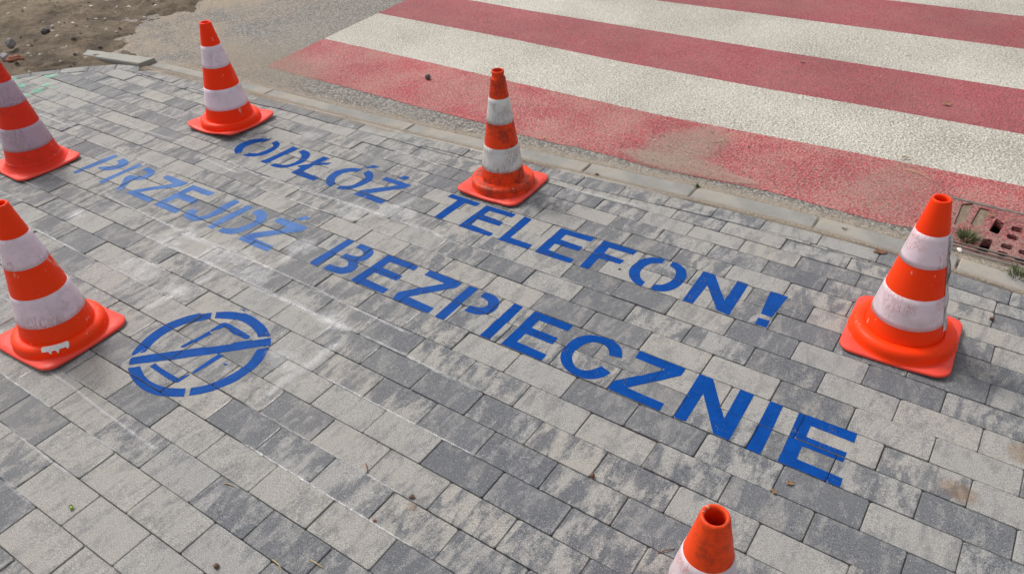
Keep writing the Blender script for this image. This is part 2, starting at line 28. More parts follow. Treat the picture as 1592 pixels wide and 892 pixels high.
TONES = [[(-4.4268,2.0247),(-4.2414,2.0361),(-4.0501,2.0293),(-3.9847,2.0536),(-4.1335,2.2947),(-3.3433,1.861),(-3.5137,2.1287),(-3.1824,2.373),(-3.0037,2.3719),(-2.8113,2.3936),(-2.7393,2.2377),(-3.4466,1.5471),(-3.4512,1.2812),(-2.8216,1.1077),(-2.7537,1.0335),(-2.8935,1.3733),(-2.3767,1.4682),(-2.249,2.1377),(-2.1793,2.0612),(-1.9009,2.1604),(-1.859,2.2491),(-1.8338,1.9737),(-1.9334,1.9729),(-2.0071,1.5222),(-1.918,1.3976),(-1.6857,2.1494),(-0.9399,2.1789),(-1.0155,1.9249),(-1.2563,1.7893),(-1.6018,2.3052),(-1.5137,2.3264),(-1.1504,1.9916),(-0.4982,2.3064),(-0.3209,2.3268),(-0.2188,2.544),(-2.1235,0.7833),(-2.0679,0.4904),(-2.2188,0.5197),(-1.856,0.6923),(-1.3117,1.2023),(-1.1164,1.2035),(-1.076,1.0872),(-1.0081,1.1301),(-1.4133,0.9255),(-1.6639,1.0427),(-1.4463,1.2948),(-1.0345,1.6924),(-0.8213,1.7095),(-0.8322,1.8868),(-0.9658,1.8357),(-0.8734,1.5695),(-0.7532,1.6012),(-0.748,1.4347),(-0.6169,1.517),(-0.5405,2.0963),(-0.5079,1.8851),(-0.3246,1.9807),(-0.3172,1.8232),(-0.3859,1.8986),(-0.2151,1.7169),(-0.0221,1.9054),(0.0214,2.2858),(0.1228,1.9964),(0.0849,2.4896),(0.1527,2.501),(0.2143,2.1232),(-0.1978,2.3267),(-0.1118,1.4155),(-0.1573,1.3019),(-0.0429,1.2957),(0.1825,1.5038),(0.1464,1.3331),(-0.1574,1.5135),(-0.7074,1.0054),(-0.4907,1.3733),(-0.2566,1.3113),(-0.4068,1.1036),(-0.9104,1.0155),(-0.9826,1.0751),(-0.8316,1.0783),(-0.7918,0.9925),(-0.8553,0.7309),(-1.7892,0.2891),(-1.9698,0.4497),(-1.4831,0.758)],[(-4.5018,1.8525),(-3.9831,1.9576),(-3.6241,1.7612),(-3.8455,1.7621),(-3.718,1.6662),(-3.8411,2.221),(-3.2641,1.9674),(-2.6336,2.4),(-2.9235,2.2345),(-3.0562,1.7556),(-3.1766,1.1752),(-2.955,1.0942),(-2.9998,1.3102),(-3.196,1.286),(-3.0445,1.5872),(-3.3211,1.1043),(-3.3156,1.184),(-3.4485,1.2006),(-2.5655,1.583),(-1.9891,2.2056),(-2.2111,1.6497),(-1.6754,1.7348),(-1.3519,1.7877),(-2.154,1.7688),(-2.0371,1.8673),(-2.4993,1.7135),(-1.1236,2.1678),(-1.0375,2.271),(-1.3909,2.2513),(-1.4846,2.21),(-0.7519,2.1979),(-0.8878,2.0471),(-0.763,2.1008),(-0.4544,2.224),(-0.2583,2.365),(-0.3812,2.3887),(-1.5666,0.7993),(-1.9964,0.9168),(-1.5543,0.8292),(-1.8883,0.9385),(-1.5311,1.1874),(-1.6796,1.3773),(-1.5068,1.4017),(-1.2877,1.4303),(-1.0096,1.3018),(-1.2438,1.0622),(-0.5684,1.4078),(-0.5608,1.9937),(-0.4448,1.8796),(-0.9613,1.3321),(-0.8536,1.2277),(-0.2844,2.233),(0.1122,2.1403),(-0.2242,1.9817),(-0.2509,1.5187),(0.2432,1.4397),(-0.4449,1.0954),(-0.2407,1.3565),(-0.4534,0.9902),(-0.4984,1.2465),(-1.2961,0.8025),(-0.6969,0.8128),(-1.9447,0.377),(-1.7438,0.5652),(-1.6607,0.2007)],[(-4.1562,1.9453),(-4.1811,1.7518),(-4.5403,1.9485),(-4.6481,1.9154),(-4.2706,1.9309),(-4.2477,2.218),(-4.0451,2.2232),(-3.7664,2.1273),(-3.7003,1.8556),(-3.4527,1.778),(-4.0626,1.842),(-3.5666,1.6726),(-3.4559,1.8782),(-3.0387,2.308),(-2.84,2.3135),(-2.6571,2.315),(-2.8211,2.1609),(-2.4529,2.3723),(-3.1594,1.6685),(-2.8621,1.7798),(-2.8938,1.6755),(-3.3897,1.4719),(-3.3056,1.3668),(-3.2133,1.4544),(-3.0225,1.484),(-2.9047,1.1931),(-2.6161,1.1044),(-2.4098,1.0982),(-2.5576,1.0082),(-2.696,1.5973),(-2.4365,1.3265),(-2.3385,1.3985),(-2.5525,1.9606),(-2.3599,2.0729),(-2.56,1.8378),(-2.0045,2.2465),(-2.0155,1.9391),(-1.8309,2.0934),(-2.0123,1.7136),(-2.3837,1.7059),(-1.8831,1.791),(-1.8173,1.6995),(-1.5968,1.6856),(-1.7038,1.8062),(-1.6572,1.9532),(-1.5098,1.6237),(-1.6062,1.5649),(-2.1307,1.4852),(-1.2418,2.256),(-1.324,2.166),(-0.9556,2.3463),(-0.7677,2.3816),(-0.6482,2.3074),(-1.2162,1.8816),(-1.151,1.8095),(-0.9867,1.987),(-1.3657,2.0612),(-1.1934,2.0878),(-0.8173,2.0131),(-0.5763,2.1926),(-0.6244,2.418),(-1.3341,1.9905),(-0.4978,2.2081),(-0.5366,2.3867),(-2.0575,0.6862),(-2.1039,0.5998),(-1.9699,0.6052),(-2.1598,1.0305),(-2.0337,1.0773),(-1.7433,0.6878),(-1.6984,0.7914),(-2.0218,0.9477),(-2.0903,0.9243),(-1.7287,0.8034),(-1.86,1.2046),(-1.7298,1.205),(-1.6324,1.1065),(-1.4843,1.0123),(-1.5325,1.0064),(-1.4106,1.402),(-1.1757,1.4081),(-1.417,1.4669),(-1.3142,1.0178),(-1.1707,1.0274),(-0.9956,1.2034),(-1.0795,1.766),(-0.936,1.7928),(-1.1706,1.6998),(-0.6365,1.8892),(-0.6297,1.6952),(-0.7964,1.3289),(-0.895,1.358),(-0.5764,1.5578),(-0.3992,1.6536),(-0.524,1.6062),(-0.6806,1.3229),(-0.2296,1.9025),(-0.1313,1.8067),(0.051,2.409),(0.1285,2.2881),(0.0521,1.8066),(0.0085,1.8214),(-0.0764,1.7255),(0.1923,2.1985),(-0.2617,1.6015),(-0.3347,1.7094),(-0.0551,1.5785),(-0.105,1.5851),(0.0313,1.6781),(0.1772,1.7076),(0.0653,1.3914),(-0.1154,1.1983),(0.1278,1.7785),(0.2259,1.8016),(0.2509,1.6191),(-0.2321,1.4039),(0.3039,1.4939),(-0.3304,1.4162),(-1.2698,0.7052),(-1.0104,0.6885),(-1.2199,0.9316),(-0.6931,0.8203),(-1.794,0.5197),(-1.746,0.4707),(-1.7317,0.3675),(-1.6453,0.2963),(-1.5387,0.3759),(-1.6225,0.48),(-1.5936,0.5806),(-1.4749,0.5928),(-1.5492,0.7023),(-1.4495,0.6919),(-1.4501,0.4778),(-1.2785,0.4892),(-1.3875,0.3668),(-1.6264,0.265),(-1.4488,0.3018),(-1.7711,0.4354)]]
CHALK = [([(-3.0604,1.0474),(-2.8365,1.0441),(-2.6237,1.0437)],0.004,0.9),([(-2.6185,1.243),(-2.3977,1.2539),(-2.221,1.2526),(-2.0544,1.2514)],0.008,0.6),([(-2.0544,1.2514),(-1.9922,1.2498),(-1.7622,1.2485),(-1.5693,1.2467),(-1.5119,1.2542)],0.013,0.9),([(-1.5119,1.2542),(-1.3155,1.2527),(-1.2154,1.2475),(-1.0212,1.2478)],0.006,0.7),([(-3.0819,1.3567),(-2.8958,1.3451),(-2.7133,1.344),(-2.5115,1.3391)],0.006,0.8),([(-2.5198,1.3394),(-2.4517,1.3381),(-2.375,1.3379),(-2.3002,1.3376)],0.014,1),([(-2.3002,1.3376),(-2.1094,1.351),(-1.8369,1.3492),(-1.5872,1.3402),(-1.3636,1.3368)],0.006,0.8),([(-3.016,1.7863),(-2.8433,1.7735),(-2.7004,1.7687)],0.006,0.9),([(-2.8632,1.8249),(-2.6224,1.8012),(-2.3957,1.8121),(-2.1679,1.819)],0.005,0.8),([(-2.1679,1.819),(-1.9994,1.8265),(-1.8906,1.8273)],0.02,0.9),([(-1.8906,1.8273),(-1.7119,1.8351),(-1.5292,1.8231)],0.009,0.8),([(-1.9333,1.8547),(-1.9231,1.9119),(-1.9106,1.96),(-1.8966,2.0155)],0.017,0.8),([(-2.018,1.5888),(-2.0309,1.5353),(-2.0353,1.4927),(-2.0236,1.4174),(-2.0352,1.3819)],0.018,0.8),([(-1.5328,1.2468),(-1.5319,1.1996),(-1.5341,1.1552),(-1.5353,1.1055),(-1.5363,1.0622),(-1.5409,1.0078),(-1.5474,0.9568),(-1.5485,0.9073),(-1.5478,0.8588)],0.016,0.8),([(-2.1928,1.1271),(-2.2031,1.0818),(-2.2069,1.0327),(-2.2107,0.9848),(-2.2143,0.9379)],0.022,0.8),([(-2.1675,1.2595),(-2.1786,1.198),(-2.1928,1.1271)],0.018,0.5),([(-2.2118,0.8879),(-2.2143,0.9379)],0.02,0.5),([(-3.0123,1.1428),(-3.009,1.196),(-3.0005,1.2358)],0.012,0.9),([(-2.5198,1.0545),(-2.5158,1.1044),(-2.5109,1.1412)],0.014,0.95),([(-2.5109,1.1412),(-2.4185,1.1444),(-2.3179,1.145)],0.01,0.8),([(-2.5198,1.0545),(-2.4184,1.0517)],0.008,0.6),([(-2.3179,1.145),(-2.3145,1.0971),(-2.3166,1.0515)],0.006,0.7),([(-2.3199,1.2376),(-2.3214,1.2901),(-2.3193,1.3411)],0.006,0.8),([(-3.6748,1.8334),(-3.4562,1.8246),(-3.2789,1.8304),(-3.1674,1.8481)],0.006,0.6),([(-4.1363,1.6675),(-3.9115,1.6641),(-3.7433,1.6681)],0.006,0.8),([(-1.4351,2.3728),(-1.3113,2.3859),(-1.1585,2.3951),(-1.0898,2.3965)],0.008,0.7),([(-1.9959,2.2956),(-1.9951,2.3445),(-2.0016,2.3758)],0.004,0.6),([(-2.2754,2.2815),(-2.0818,2.2731),(-1.9438,2.2652)],0.005,0.7),([(-2.5287,0.6377),(-2.4329,0.6293),(-2.3199,0.6201),(-2.1865,0.6172),(-2.0254,0.6139),(-1.8999,0.6068),(-1.7571,0.6041),(-1.6208,0.6001)],0.005,0.8),([(-2.1114,0.4202),(-2.0539,0.4248),(-1.945,0.4239),(-1.8441,0.4212),(-1.7326,0.4258)],0.005,0.8),([(-1.9099,0.3152),(-1.8439,0.3176),(-1.74,0.3149)],0.005,0.7),([(-1.7326,0.4258),(-1.7312,0.4801),(-1.7315,0.5298)],0.005,0.6)]
CHALKB = [((-2.1827,1.3449),0.05,0.03),((-2.2582,1.275),0.06,0.03),((-2.4888,1.3368),0.05,0.03),((-2.0524,1.293),0.07,0.04),((-2.1997,1.3443),0.06,0.03),((-2.5149,1.269),0.05,0.03),((-2.0408,1.7681),0.06,0.03),((-1.9146,1.8715),0.05,0.035),((-2.0356,1.5074),0.05,0.03),((-2.7116,2.1883),0.05,0.03),((-1.8926,1.8846),0.08,0.03),((-2.9996,1.1959),0.03,0.02),((-2.4124,1.092),0.05,0.035),((-2.5009,1.0943),0.03,0.02),((-2.2617,1.3214),0.07,0.03),((-1.6217,1.2563),0.05,0.03),((-1.623,1.037),0.05,0.03),((-2.1934,1.0878),0.05,0.03)]
GREEN = [[(-4.6351,1.8326),(-4.6147,1.8544),(-4.5451,1.8309),(-4.5687,1.8075)],[(-4.6224,1.9783),(-4.5739,2.027),(-4.5316,2.0177),(-4.5603,1.9694)],[(-4.4906,1.8922),(-4.4886,1.9245),(-4.4537,1.9231),(-4.4533,1.8821)],[(-4.4692,1.8325),(-4.4508,1.8733),(-4.4262,1.8667),(-4.4324,1.8229)],[(-4.4576,1.8189),(-4.3993,1.8514),(-4.3848,1.8395),(-4.4242,1.8075)],[(-4.4425,1.7675),(-4.4257,1.7868),(-4.4048,1.7788),(-4.4184,1.7614)],[(-4.7665,1.8553),(-4.739,1.8813),(-4.693,1.8638),(-4.7071,1.8347)],[(-4.4141,1.904),(-4.4068,1.9183),(-4.3799,1.9027),(-4.3961,1.8936)]]
GRATE = {'dirt':[[(-0.0766,3.0474),(-0.0416,3.0714),(-0.0436,2.9136),(-0.0758,2.8747)],[(-0.0163,3.0517),(0.0196,3.0523),(0.0113,2.9122),(-0.0258,2.9046)]],'slots':[[(0.0487,2.9857),(0.0742,2.9694),(0.0658,2.8922),(0.0402,2.9006)],[(0.0311,2.8217),(0.0565,2.826),(0.0524,2.7441),(0.0226,2.7261)],[(0.1048,2.9682),(0.1336,2.9662),(0.136,2.9372),(0.1046,2.9393)],[(0.0992,2.9057),(0.1269,2.9008),(0.1266,2.8728),(0.0981,2.8788)],[(0.0902,2.828),(0.12,2.8278),(0.1187,2.8001),(0.0901,2.8008)],[(0.0863,2.7734),(0.1132,2.7702),(0.106,2.7397),(0.0859,2.7493)],[(0.1457,2.8164),(0.1691,2.8173),(0.1707,2.7876),(0.1457,2.7943)],[(0.1428,2.7576),(0.1681,2.7532),(0.1692,2.7224),(0.1424,2.7316)]]}
PT = {'dark_stone':(-2.6825,3.0301),'acorn':(-1.662,0.3671),'nut1':(-1.21,0.4572),'bud':(-0.9545,0.8554),'nut2':(-0.6091,1.1526),'redbit':(-0.9877,0.7521),'clump':(0.1245,2.3457),'deb':(-0.2533,2.5462),'sprout':(-0.979,2.6601),'tuft1':(-0.0162,2.7989),'tuft2':(0.1695,2.6471),'wpeb':(-2.1018,2.633),'wpeb2':(-0.0273,2.7062),'brick':(-4.977,2.0094),'rock1':(-5.2441,2.1329),'rock2':(-5.3244,2.395),'rock3':(-5.1042,2.0111),'nutk':(-1.3743,2.5399),'dotF':(-0.9764,1.9887),'gbolt':(-1.2257,3.3782),'yel':(-1.7584,2.7366),'bug':(-1.3036,1.575),'sandA':(-1.1765,2.9755),'sandB':(-0.3117,3.0537),'sandC':(-0.754,2.7333),'sandD':(-3.718,2.5646),'sandE':(-3.6449,2.8303),'leaf1':(-0.1863,1.396),'leaf2':(-0.2121,1.3491),'stain1':(0.159,1.591),'stain2':(0.2747,1.802),'stain3':(-0.9355,0.8329),'stainW':(-0.2493,3.8098),'gnutL':(-4.3611,2.3119),'peb3':(-2.527,2.5723)}
TWIGS = [('pale twig on the asphalt in front of the kerb', [(-2.5303, 2.5619), (-2.502, 2.5865), (-2.4534, 2.597)]), ('bent straw lying across the red stripe near the gully', [(-0.3169, 3.2298), (-0.2627, 3.2171), (-0.2214, 3.1916), (-0.1904, 3.1792)]), ('long thin straw on the red stripe', [(-1.3825, 3.1809), (-1.3202, 3.1596), (-1.251, 3.1202)]), ('flat dry leaf stalk beside the sand patch', [(-1.102, 3.0476), (-1.0609, 3.0786), (-1.0247, 3.1068)]), ('brown twig by the cone cut off by the frame', [(-0.3736, 1.0417), (-0.3598, 1.0567), (-0.3459, 1.0718)]), ('reddish twig standing out of a joint', [(-1.127, 0.8724), (-1.1138, 0.8631), (-1.1021, 0.8529)]), ('curved ochre twig at the bottom edge', [(-1.1141, 0.5414), (-1.0922, 0.5394), (-1.0693, 0.5323)]), ('straight ochre twig at the bottom edge', [(-1.0389, 0.5899), (-1.0175, 0.5896), (-0.9939, 0.591)]), ('small straw in the joint near the green acorn', [(-1.3929, 0.6278), (-1.3782, 0.6323), (-1.3602, 0.6341)]), ('pale straw on the kerb next to the sprout', [(-1.017, 2.5542), (-0.9934, 2.5564), (-0.9742, 2.562)]), ('short dark twig on the far white stripe', [(-0.7326, 4.6516), (-0.7254, 4.6787), (-0.7158, 4.6955)]), ('small twig on the middle white stripe', [(-0.6045, 4.5409), (-0.5872, 4.5503), (-0.5856, 4.5731)]), ('thin straw behind the worn cone', [(-2.2198, 3.1179), (-2.1571, 3.1433), (-2.1097, 3.1794)]), ('hair thin rootlet on the dark paver', [(-1.165, 0.9514), (-1.1542, 0.9473), (-1.1479, 0.9378)])]

S = 1.57                       # metres per survey unit (= camera height)
for ob in list(bpy.data.objects): bpy.data.objects.remove(ob)
scene = bpy.context.scene
COL = scene.collection
rnd = random.Random(7)

# ---------------------------------------------------------------- camera
cam = bpy.data.cameras.new('camera'); co = bpy.data.objects.new('camera', cam); COL.objects.link(co)
cam.sensor_width = 36; cam.lens = LENS; cam.clip_start = 0.05; cam.clip_end = 500
m = Matrix(((CAM[0][0], CAM[0][1], CAM[0][2], 0), (CAM[1][0], CAM[1][1], CAM[1][2], 0), (CAM[2][0], CAM[2][1], CAM[2][2], S), (0, 0, 0, 1)))
co.matrix_world = m
scene.camera = co
RT = Vector((CAM[0][0], CAM[1][0])); FW = Vector((-CAM[0][2], -CAM[1][2])).normalized()

# ---------------------------------------------------------------- world, sun, exposure
SUN_EL = math.radians(52)
sd2 = (FW * 0.75 - RT * 0.66).normalized()
sundir = Vector((sd2.x * math.cos(SUN_EL), sd2.y * math.cos(SUN_EL), math.sin(SUN_EL)))
w = bpy.data.worlds.new('World'); scene.world = w; w.use_nodes = True
nt = w.node_tree; bg = nt.nodes['Background']
sky = nt.nodes.new('ShaderNodeTexSky'); sky.sky_type = 'NISHITA'; sky.sun_disc = False
sky.sun_elevation = SUN_EL; sky.sun_rotation = math.atan2(sd2.x, sd2.y); sky.dust_density = 4; sky.air_density = 1.2
hs = nt.nodes.new('ShaderNodeHueSaturation'); hs.inputs['Saturation'].default_value = 0.30
nt.links.new(sky.outputs[0], hs.inputs['Color']); nt.links.new(hs.outputs[0], bg.inputs[0]); bg.inputs[1].default_value = 0.15
sl = bpy.data.lights.new('sun', 'SUN'); sl.energy = 1.6; sl.angle = math.radians(12); sl.color = (1.0, 0.965, 0.92)
so = bpy.data.objects.new('sun', sl); COL.objects.link(so); so.rotation_euler = sundir.to_track_quat('Z', 'Y').to_euler(); so.location = (0, 0, 6)
vs = scene.view_settings; vs.view_transform = 'Standard'; vs.look = 'None'; vs.exposure = 0.08; vs.gamma = 1
scene.render.resolution_x = 1024; scene.render.resolution_y = 573

# ---------------------------------------------------------------- helpers
def new_obj(name, verts, faces, mat, parent=None, smooth=False, kind=None):
    me = bpy.data.meshes.new(name)
    off = parent.location if parent is not None else Vector((0, 0, 0))
    me.from_pydata([Vector(v) - off for v in verts], [], faces)
    me.update()
    if smooth:
        for p in me.polygons: p.use_smooth = True
    ob = bpy.data.objects.new(name, me); COL.objects.link(ob)
    if mat: me.materials.append(mat)
    if parent is not None: ob.parent = parent
    if kind: ob['kind'] = kind
    return ob
def tag(ob, label, cat, group=None):
    ob['label'] = label; ob['category'] = cat
    if group: ob['group'] = group
    return ob
def thing(name, label, cat, loc, group=None):
    e = bpy.data.objects.new(name, None); COL.objects.link(e); e.location = loc; e.empty_display_size = .05
    return tag(e, label, cat, group)
def recentre(ob, c):
    c = Vector(c)
    for v in ob.data.vertices: v.co -= c
    ob.location = ob.location + c
    return ob
def area(P): return .5 * sum(P[i][0] * P[(i + 1) % len(P)][1] - P[(i + 1) % len(P)][0] * P[i][1] for i in range(len(P)))
def ccw(P): return P if area(P) > 0 else P[::-1]
def clip_half(P, a, b, c):        # keep a*x+b*y<=c
    out = []
    for i in range(len(P)):
        p, q = P[i], P[(i + 1) % len(P)]
        dp, dq = a * p[0] + b * p[1] - c, a * q[0] + b * q[1] - c
        if dp <= 0: out.append(p)
        if (dp < 0 < dq) or (dq < 0 < dp):
            t = dp / (dp - dq); out.append((p[0] + t * (q[0] - p[0]), p[1] + t * (q[1] - p[1])))
    return out
def clip_poly(P, Q):              # P convex or triangle, Q convex ccw
    for i in range(len(Q)):
        a, b = Q[i], Q[(i + 1) % len(Q)]
        nx, ny = b[1] - a[1], a[0] - b[0]
        P = clip_half(P, nx, ny, nx * a[0] + ny * a[1])
        if len(P) < 3: return []
    return P
def inset(P, d):
    P = ccw(P); Q = P
    for i in range(len(P)):
        a, b = P[i], P[(i + 1) % len(P)]
        nx, ny = b[1] - a[1], a[0] - b[0]; l = math.hypot(nx, ny)
        if l < 1e-7: continue
        nx, ny = nx / l, ny / l
        Q = clip_half(Q, nx, ny, nx * a[0] + ny * a[1] - d)
        if len(Q) < 3: return []
    return Q
def clean(P, e=.0012):
    out = []
    for p in P:
        if not out or math.hypot(p[0] - out[-1][0], p[1] - out[-1][1]) > e: out.append(p)
    while len(out) > 2 and math.hypot(out[0][0] - out[-1][0], out[0][1] - out[-1][1]) <= e: out.pop()
    return out
def chamfer(P, d):
    out = []
    for i in range(len(P)):
        a, p, b = P[i - 1], P[i], P[(i + 1) % len(P)]
        for q in (a, b):
            l = math.hypot(q[0] - p[0], q[1] - p[1]); t = min(d / l, .3)
            out.append((p[0] + (q[0] - p[0]) * t, p[1] + (q[1] - p[1]) * t))
    return out
def interp(x, T):
    if x <= T[0][0]:
        s = (T[1][1] - T[0][1]) / (T[1][0] - T[0][0]); return T[0][1] + (x - T[0][0]) * s * .5
    for (a, b), (c, d) in zip(T, T[1:]):
        if x <= c: return b + (d - b) * (x - a) / (c - a)
    return T[-1][1]
# ---- node helpers
class N:
    def __init__(s, name, rough=.8):
        s.m = bpy.data.materials.new(name); s.m.use_nodes = True; s.t = s.m.node_tree
        s.b = s.t.nodes['Principled BSDF']; s.b.inputs['Roughness'].default_value = rough
        s.tc = s.t.nodes.new('ShaderNodeTexCoord')
    def nd(s, ty, **k):
        n = s.t.nodes.new(ty)
        for a, v in k.items():
            if a.startswith('_'): setattr(n, a[1:], v)
        return n
    def put(s, sock, v):
        if v is None: return
        if isinstance(v, (int, float)): sock.default_value = v
        elif isinstance(v, tuple): sock.default_value = v + (1,) if len(v) == 3 and sock.type == 'RGBA' else v
        else: s.t.links.new(v, sock)
    def coords(s, scale=(1, 1, 1), loc=None, src=None):
        mp = s.nd('ShaderNodeMapping'); s.put(mp.inputs[0], src or s.tc.outputs['Object'])
        mp.inputs['Scale'].default_value = scale
        if loc is not None:
            if isinstance(loc, tuple): mp.inputs['Location'].default_value = loc
            else: s.put(mp.inputs['Location'], loc)
        return mp.outputs[0]
    def noise(s, scale, detail=3, rough=.55, vec=None, dist=0):
        n = s.nd('ShaderNodeTexNoise'); s.put(n.inputs['Vector'], vec or s.tc.outputs['Object'])
        n.inputs['Scale'].default_value = scale; n.inputs['Detail'].default_value = detail; n.inputs['Roughness'].default_value = rough; n.inputs['Distortion'].default_value = dist
        return n.outputs['Fac']
    def vor(s, scale, vec=None, out='Color', feature='F1'):
        n = s.nd('ShaderNodeTexVoronoi'); n.feature = feature; s.put(n.inputs['Vector'], vec or s.tc.outputs['Object']); n.inputs['Scale'].default_value = scale
        return n.outputs[out]
    def ramp(s, f, a, b, lo=0., hi=1.):
        n = s.nd('ShaderNodeMapRange'); s.put(n.inputs[0], f)
        for i, v in ((1, a), (2, b), (3, lo), (4, hi)): n.inputs[i].default_value = v
        return n.outputs[0]
    def math(s, op, a, b=None, clamp=False):
        n = s.nd('ShaderNodeMath'); n.operation = op; n.use_clamp = clamp; s.put(n.inputs[0], a); s.put(n.inputs[1], b); return n.outputs[0]
    def mix(s, f, a, b, mode='MIX'):
        n = s.nd('ShaderNodeMix'); n.data_type = 'RGBA'; n.blend_type = mode; s.put(n.inputs[0], f); s.put(n.inputs[6], a); s.put(n.inputs[7], b); return n.outputs[2]
    def sep(s, v):
        n = s.nd('ShaderNodeSeparateXYZ'); s.put(n.inputs[0], v); return n.outputs
    def attr(s, name):
        n = s.nd('ShaderNodeAttribute'); n.attribute_name = name; return n
    def bump(s, h, strength=.3, dist=.002):
        n = s.nd('ShaderNodeBump'); n.inputs['Strength'].default_value = strength; n.inputs['Distance'].default_value = dist; s.put(n.inputs['Height'], h); s.t.links.new(n.outputs[0], s.b.inputs['Normal'])
    def col(s, c): s.put(s.b.inputs['Base Color'], c)
    def alpha(s, a): s.put(s.b.inputs['Alpha'], a)

# ---------------------------------------------------------------- materials
def mat_paver():
    n = N('paver_concrete', .85)
    at = n.attr('tone'); r, g, b = n.sep(at.outputs['Vector'])
    cmb = n.nd('ShaderNodeCombineXYZ'); n.put(cmb.inputs[0], n.math('MULTIPLY', g, 13.)); n.put(cmb.inputs[1], n.math('MULTIPLY', b, 17.)); n.put(cmb.inputs[2], n.math('MULTIPLY', g, 29.))
    st = n.noise(1., 4, .62, n.coords((30, 9, 1), cmb.outputs[0]), .6)      # cast streaks across each paver
    bl = n.noise(14, 5, .65, n.coords((1.3, .8, 1), cmb.outputs[0]), .3)
    mixn = n.math('ADD', n.math('MULTIPLY', st, .62), n.math('MULTIPLY', bl, .38))
    mixn = n.math('ADD', mixn, n.math('ADD', n.ramp(n.noise(260, 3, .75), .3, .7, -.055, .055), n.ramp(n.noise(48, 4, .7), .3, .7, -.035, .035))); sg = n.ramp(mixn, .42, .58, -.5, .5)
    amp = n.ramp(n.math('ABSOLUTE', n.math('SUBTRACT', r, .5)), 0, .5, 1.45, .72)
    f = n.math('ADD', r, n.math('MULTIPLY', sg, amp), True)
    mott = n.noise(75, 3, .7)
    f = n.math('ADD', f, n.ramp(mott, .3, .7, -.17, .17), True)
    light = n.mix(b, (.415, .386, .338), (.36, .352, .334)); dark = n.mix(g, (.064, .075, .096), (.100, .110, .127))
    c = n.mix(f, light, dark)
    sp = n.noise(420, 2, .6); c = n.mix(n.ramp(sp, .36, .64, .0, 1.), n.mix(.5, c, (.03, .03, .032)), n.mix(.17, c, (.75, .74, .72)))
    v = n.vor(230, None, 'Distance'); vc = n.sep(n.vor(230, None, 'Color'))[0]
    grit = n.math('MULTIPLY', n.ramp(v, .30, .2), n.ramp(vc, .88, .93)); c = n.mix(n.math('MULTIPLY', grit, .55), c, (.72, .70, .66))
    vd = n.math('MULTIPLY', n.ramp(n.vor(300, n.coords((1, 1, 1), (3.3, 1.7, 0)), 'Distance'), .32, .2), n.ramp(n.sep(n.vor(300, n.coords((1, 1, 1), (3.3, 1.7, 0)), 'Color'))[1], .8, .86))
    c = n.mix(n.math('MULTIPLY', vd, .45), c, (.07, .065, .06))
    big = n.noise(1.6, 3); c = n.mix(n.ramp(big, .4, .7, 0, .10), c, (.40, .35, .30), 'MIX')
    sx = n.sep(n.tc.outputs['Object'])
    # damp-dry difference: the walk is dustier and browner to the left
    dl = n.math('MULTIPLY', n.ramp(sx[0], -1.2, -2.2), n.ramp(n.noise(6, 4), .3, .7, .03, .22)); c = n.mix(dl, c, (.40, .375, .34))
    n.col(c)
    hh = n.math('ADD', n.math('MULTIPLY', n.noise(330, 4, .7), 1.), n.math('MULTIPLY', n.noise(60, 3), .5)); n.bump(hh, .8, .0026)
    return n.m
def mat_filler():
    n = N('joint_sand', .95)
    x, y, z = n.sep(n.tc.outputs['Object'])
    wl = n.math('MULTIPLY', n.ramp(x, -.7, -1.6), n.ramp(n.noise(3.2, 3), .42, .56))
    c = n.mix(n.noise(120, 2), (.035, .028, .022), (.11, .085, .06))
    c = n.mix(n.ramp(n.noise(2.1, 3), .5, .62, 0, .8), c, (.2, .15, .105))
    c = n.mix(wl, c, (.62, .60, .57)); n.col(c); n.bump(n.noise(400, 2), .5, .003); return n.m
def mat_paint(name, dust):
    n = N(name, .85)
    n.b.inputs['Specular IOR Level'].default_value = .06; c = n.mix(n.ramp(n.math('ADD', n.math('MULTIPLY', n.noise(24, 4, .7), .6), n.math('MULTIPLY', n.noise(330, 3, .8), .4)), .36, .62), (.0006, .040, .205), (.0015, .062, .30))
    sp = n.noise(260, 3, .7)
    c = n.mix(n.math('MULTIPLY', n.ramp(sp, .40, .66), .035 + dust * .55), c, (.14, .25, .46))
    d2 = n.ramp(n.noise(9, 4), .3, .72, dust * .5, min(1, dust * 1.3)); c = n.mix(d2, c, (.16, .27, .50))
    n.col(c)
    hole = n.ramp(n.math('ADD', n.math('MULTIPLY', n.noise(330, 2, .8), .6), n.math('MULTIPLY', n.noise(22, 3), .4)), .36 + .03 * dust, .41 + .03 * dust)
    n.alpha(hole); n.bump(n.noise(300, 3), .35, .0015); return n.m
def mat_dust(name, colr, k=1., sc=38):
    n = N(name, .95); e = n.attr('edge'); r = n.sep(e.outputs['Vector'])
    nz = n.math('ADD', n.math('MULTIPLY', n.noise(sc, 5, .7), .55), n.math('MULTIPLY', n.noise(210, 3, .7), .45))
    a = n.math('MULTIPLY', n.math('MULTIPLY', n.ramp(nz, .36, .66, .2, 1.), n.ramp(n.math('ADD', r[0], n.ramp(nz, .3, .7, -.2, .2)), .05, 1.15)), k, True)
    n.col(n.mix(n.noise(200, 2), colr, tuple(min(1, c * 1.12) for c in colr))); n.alpha(a); return n.m
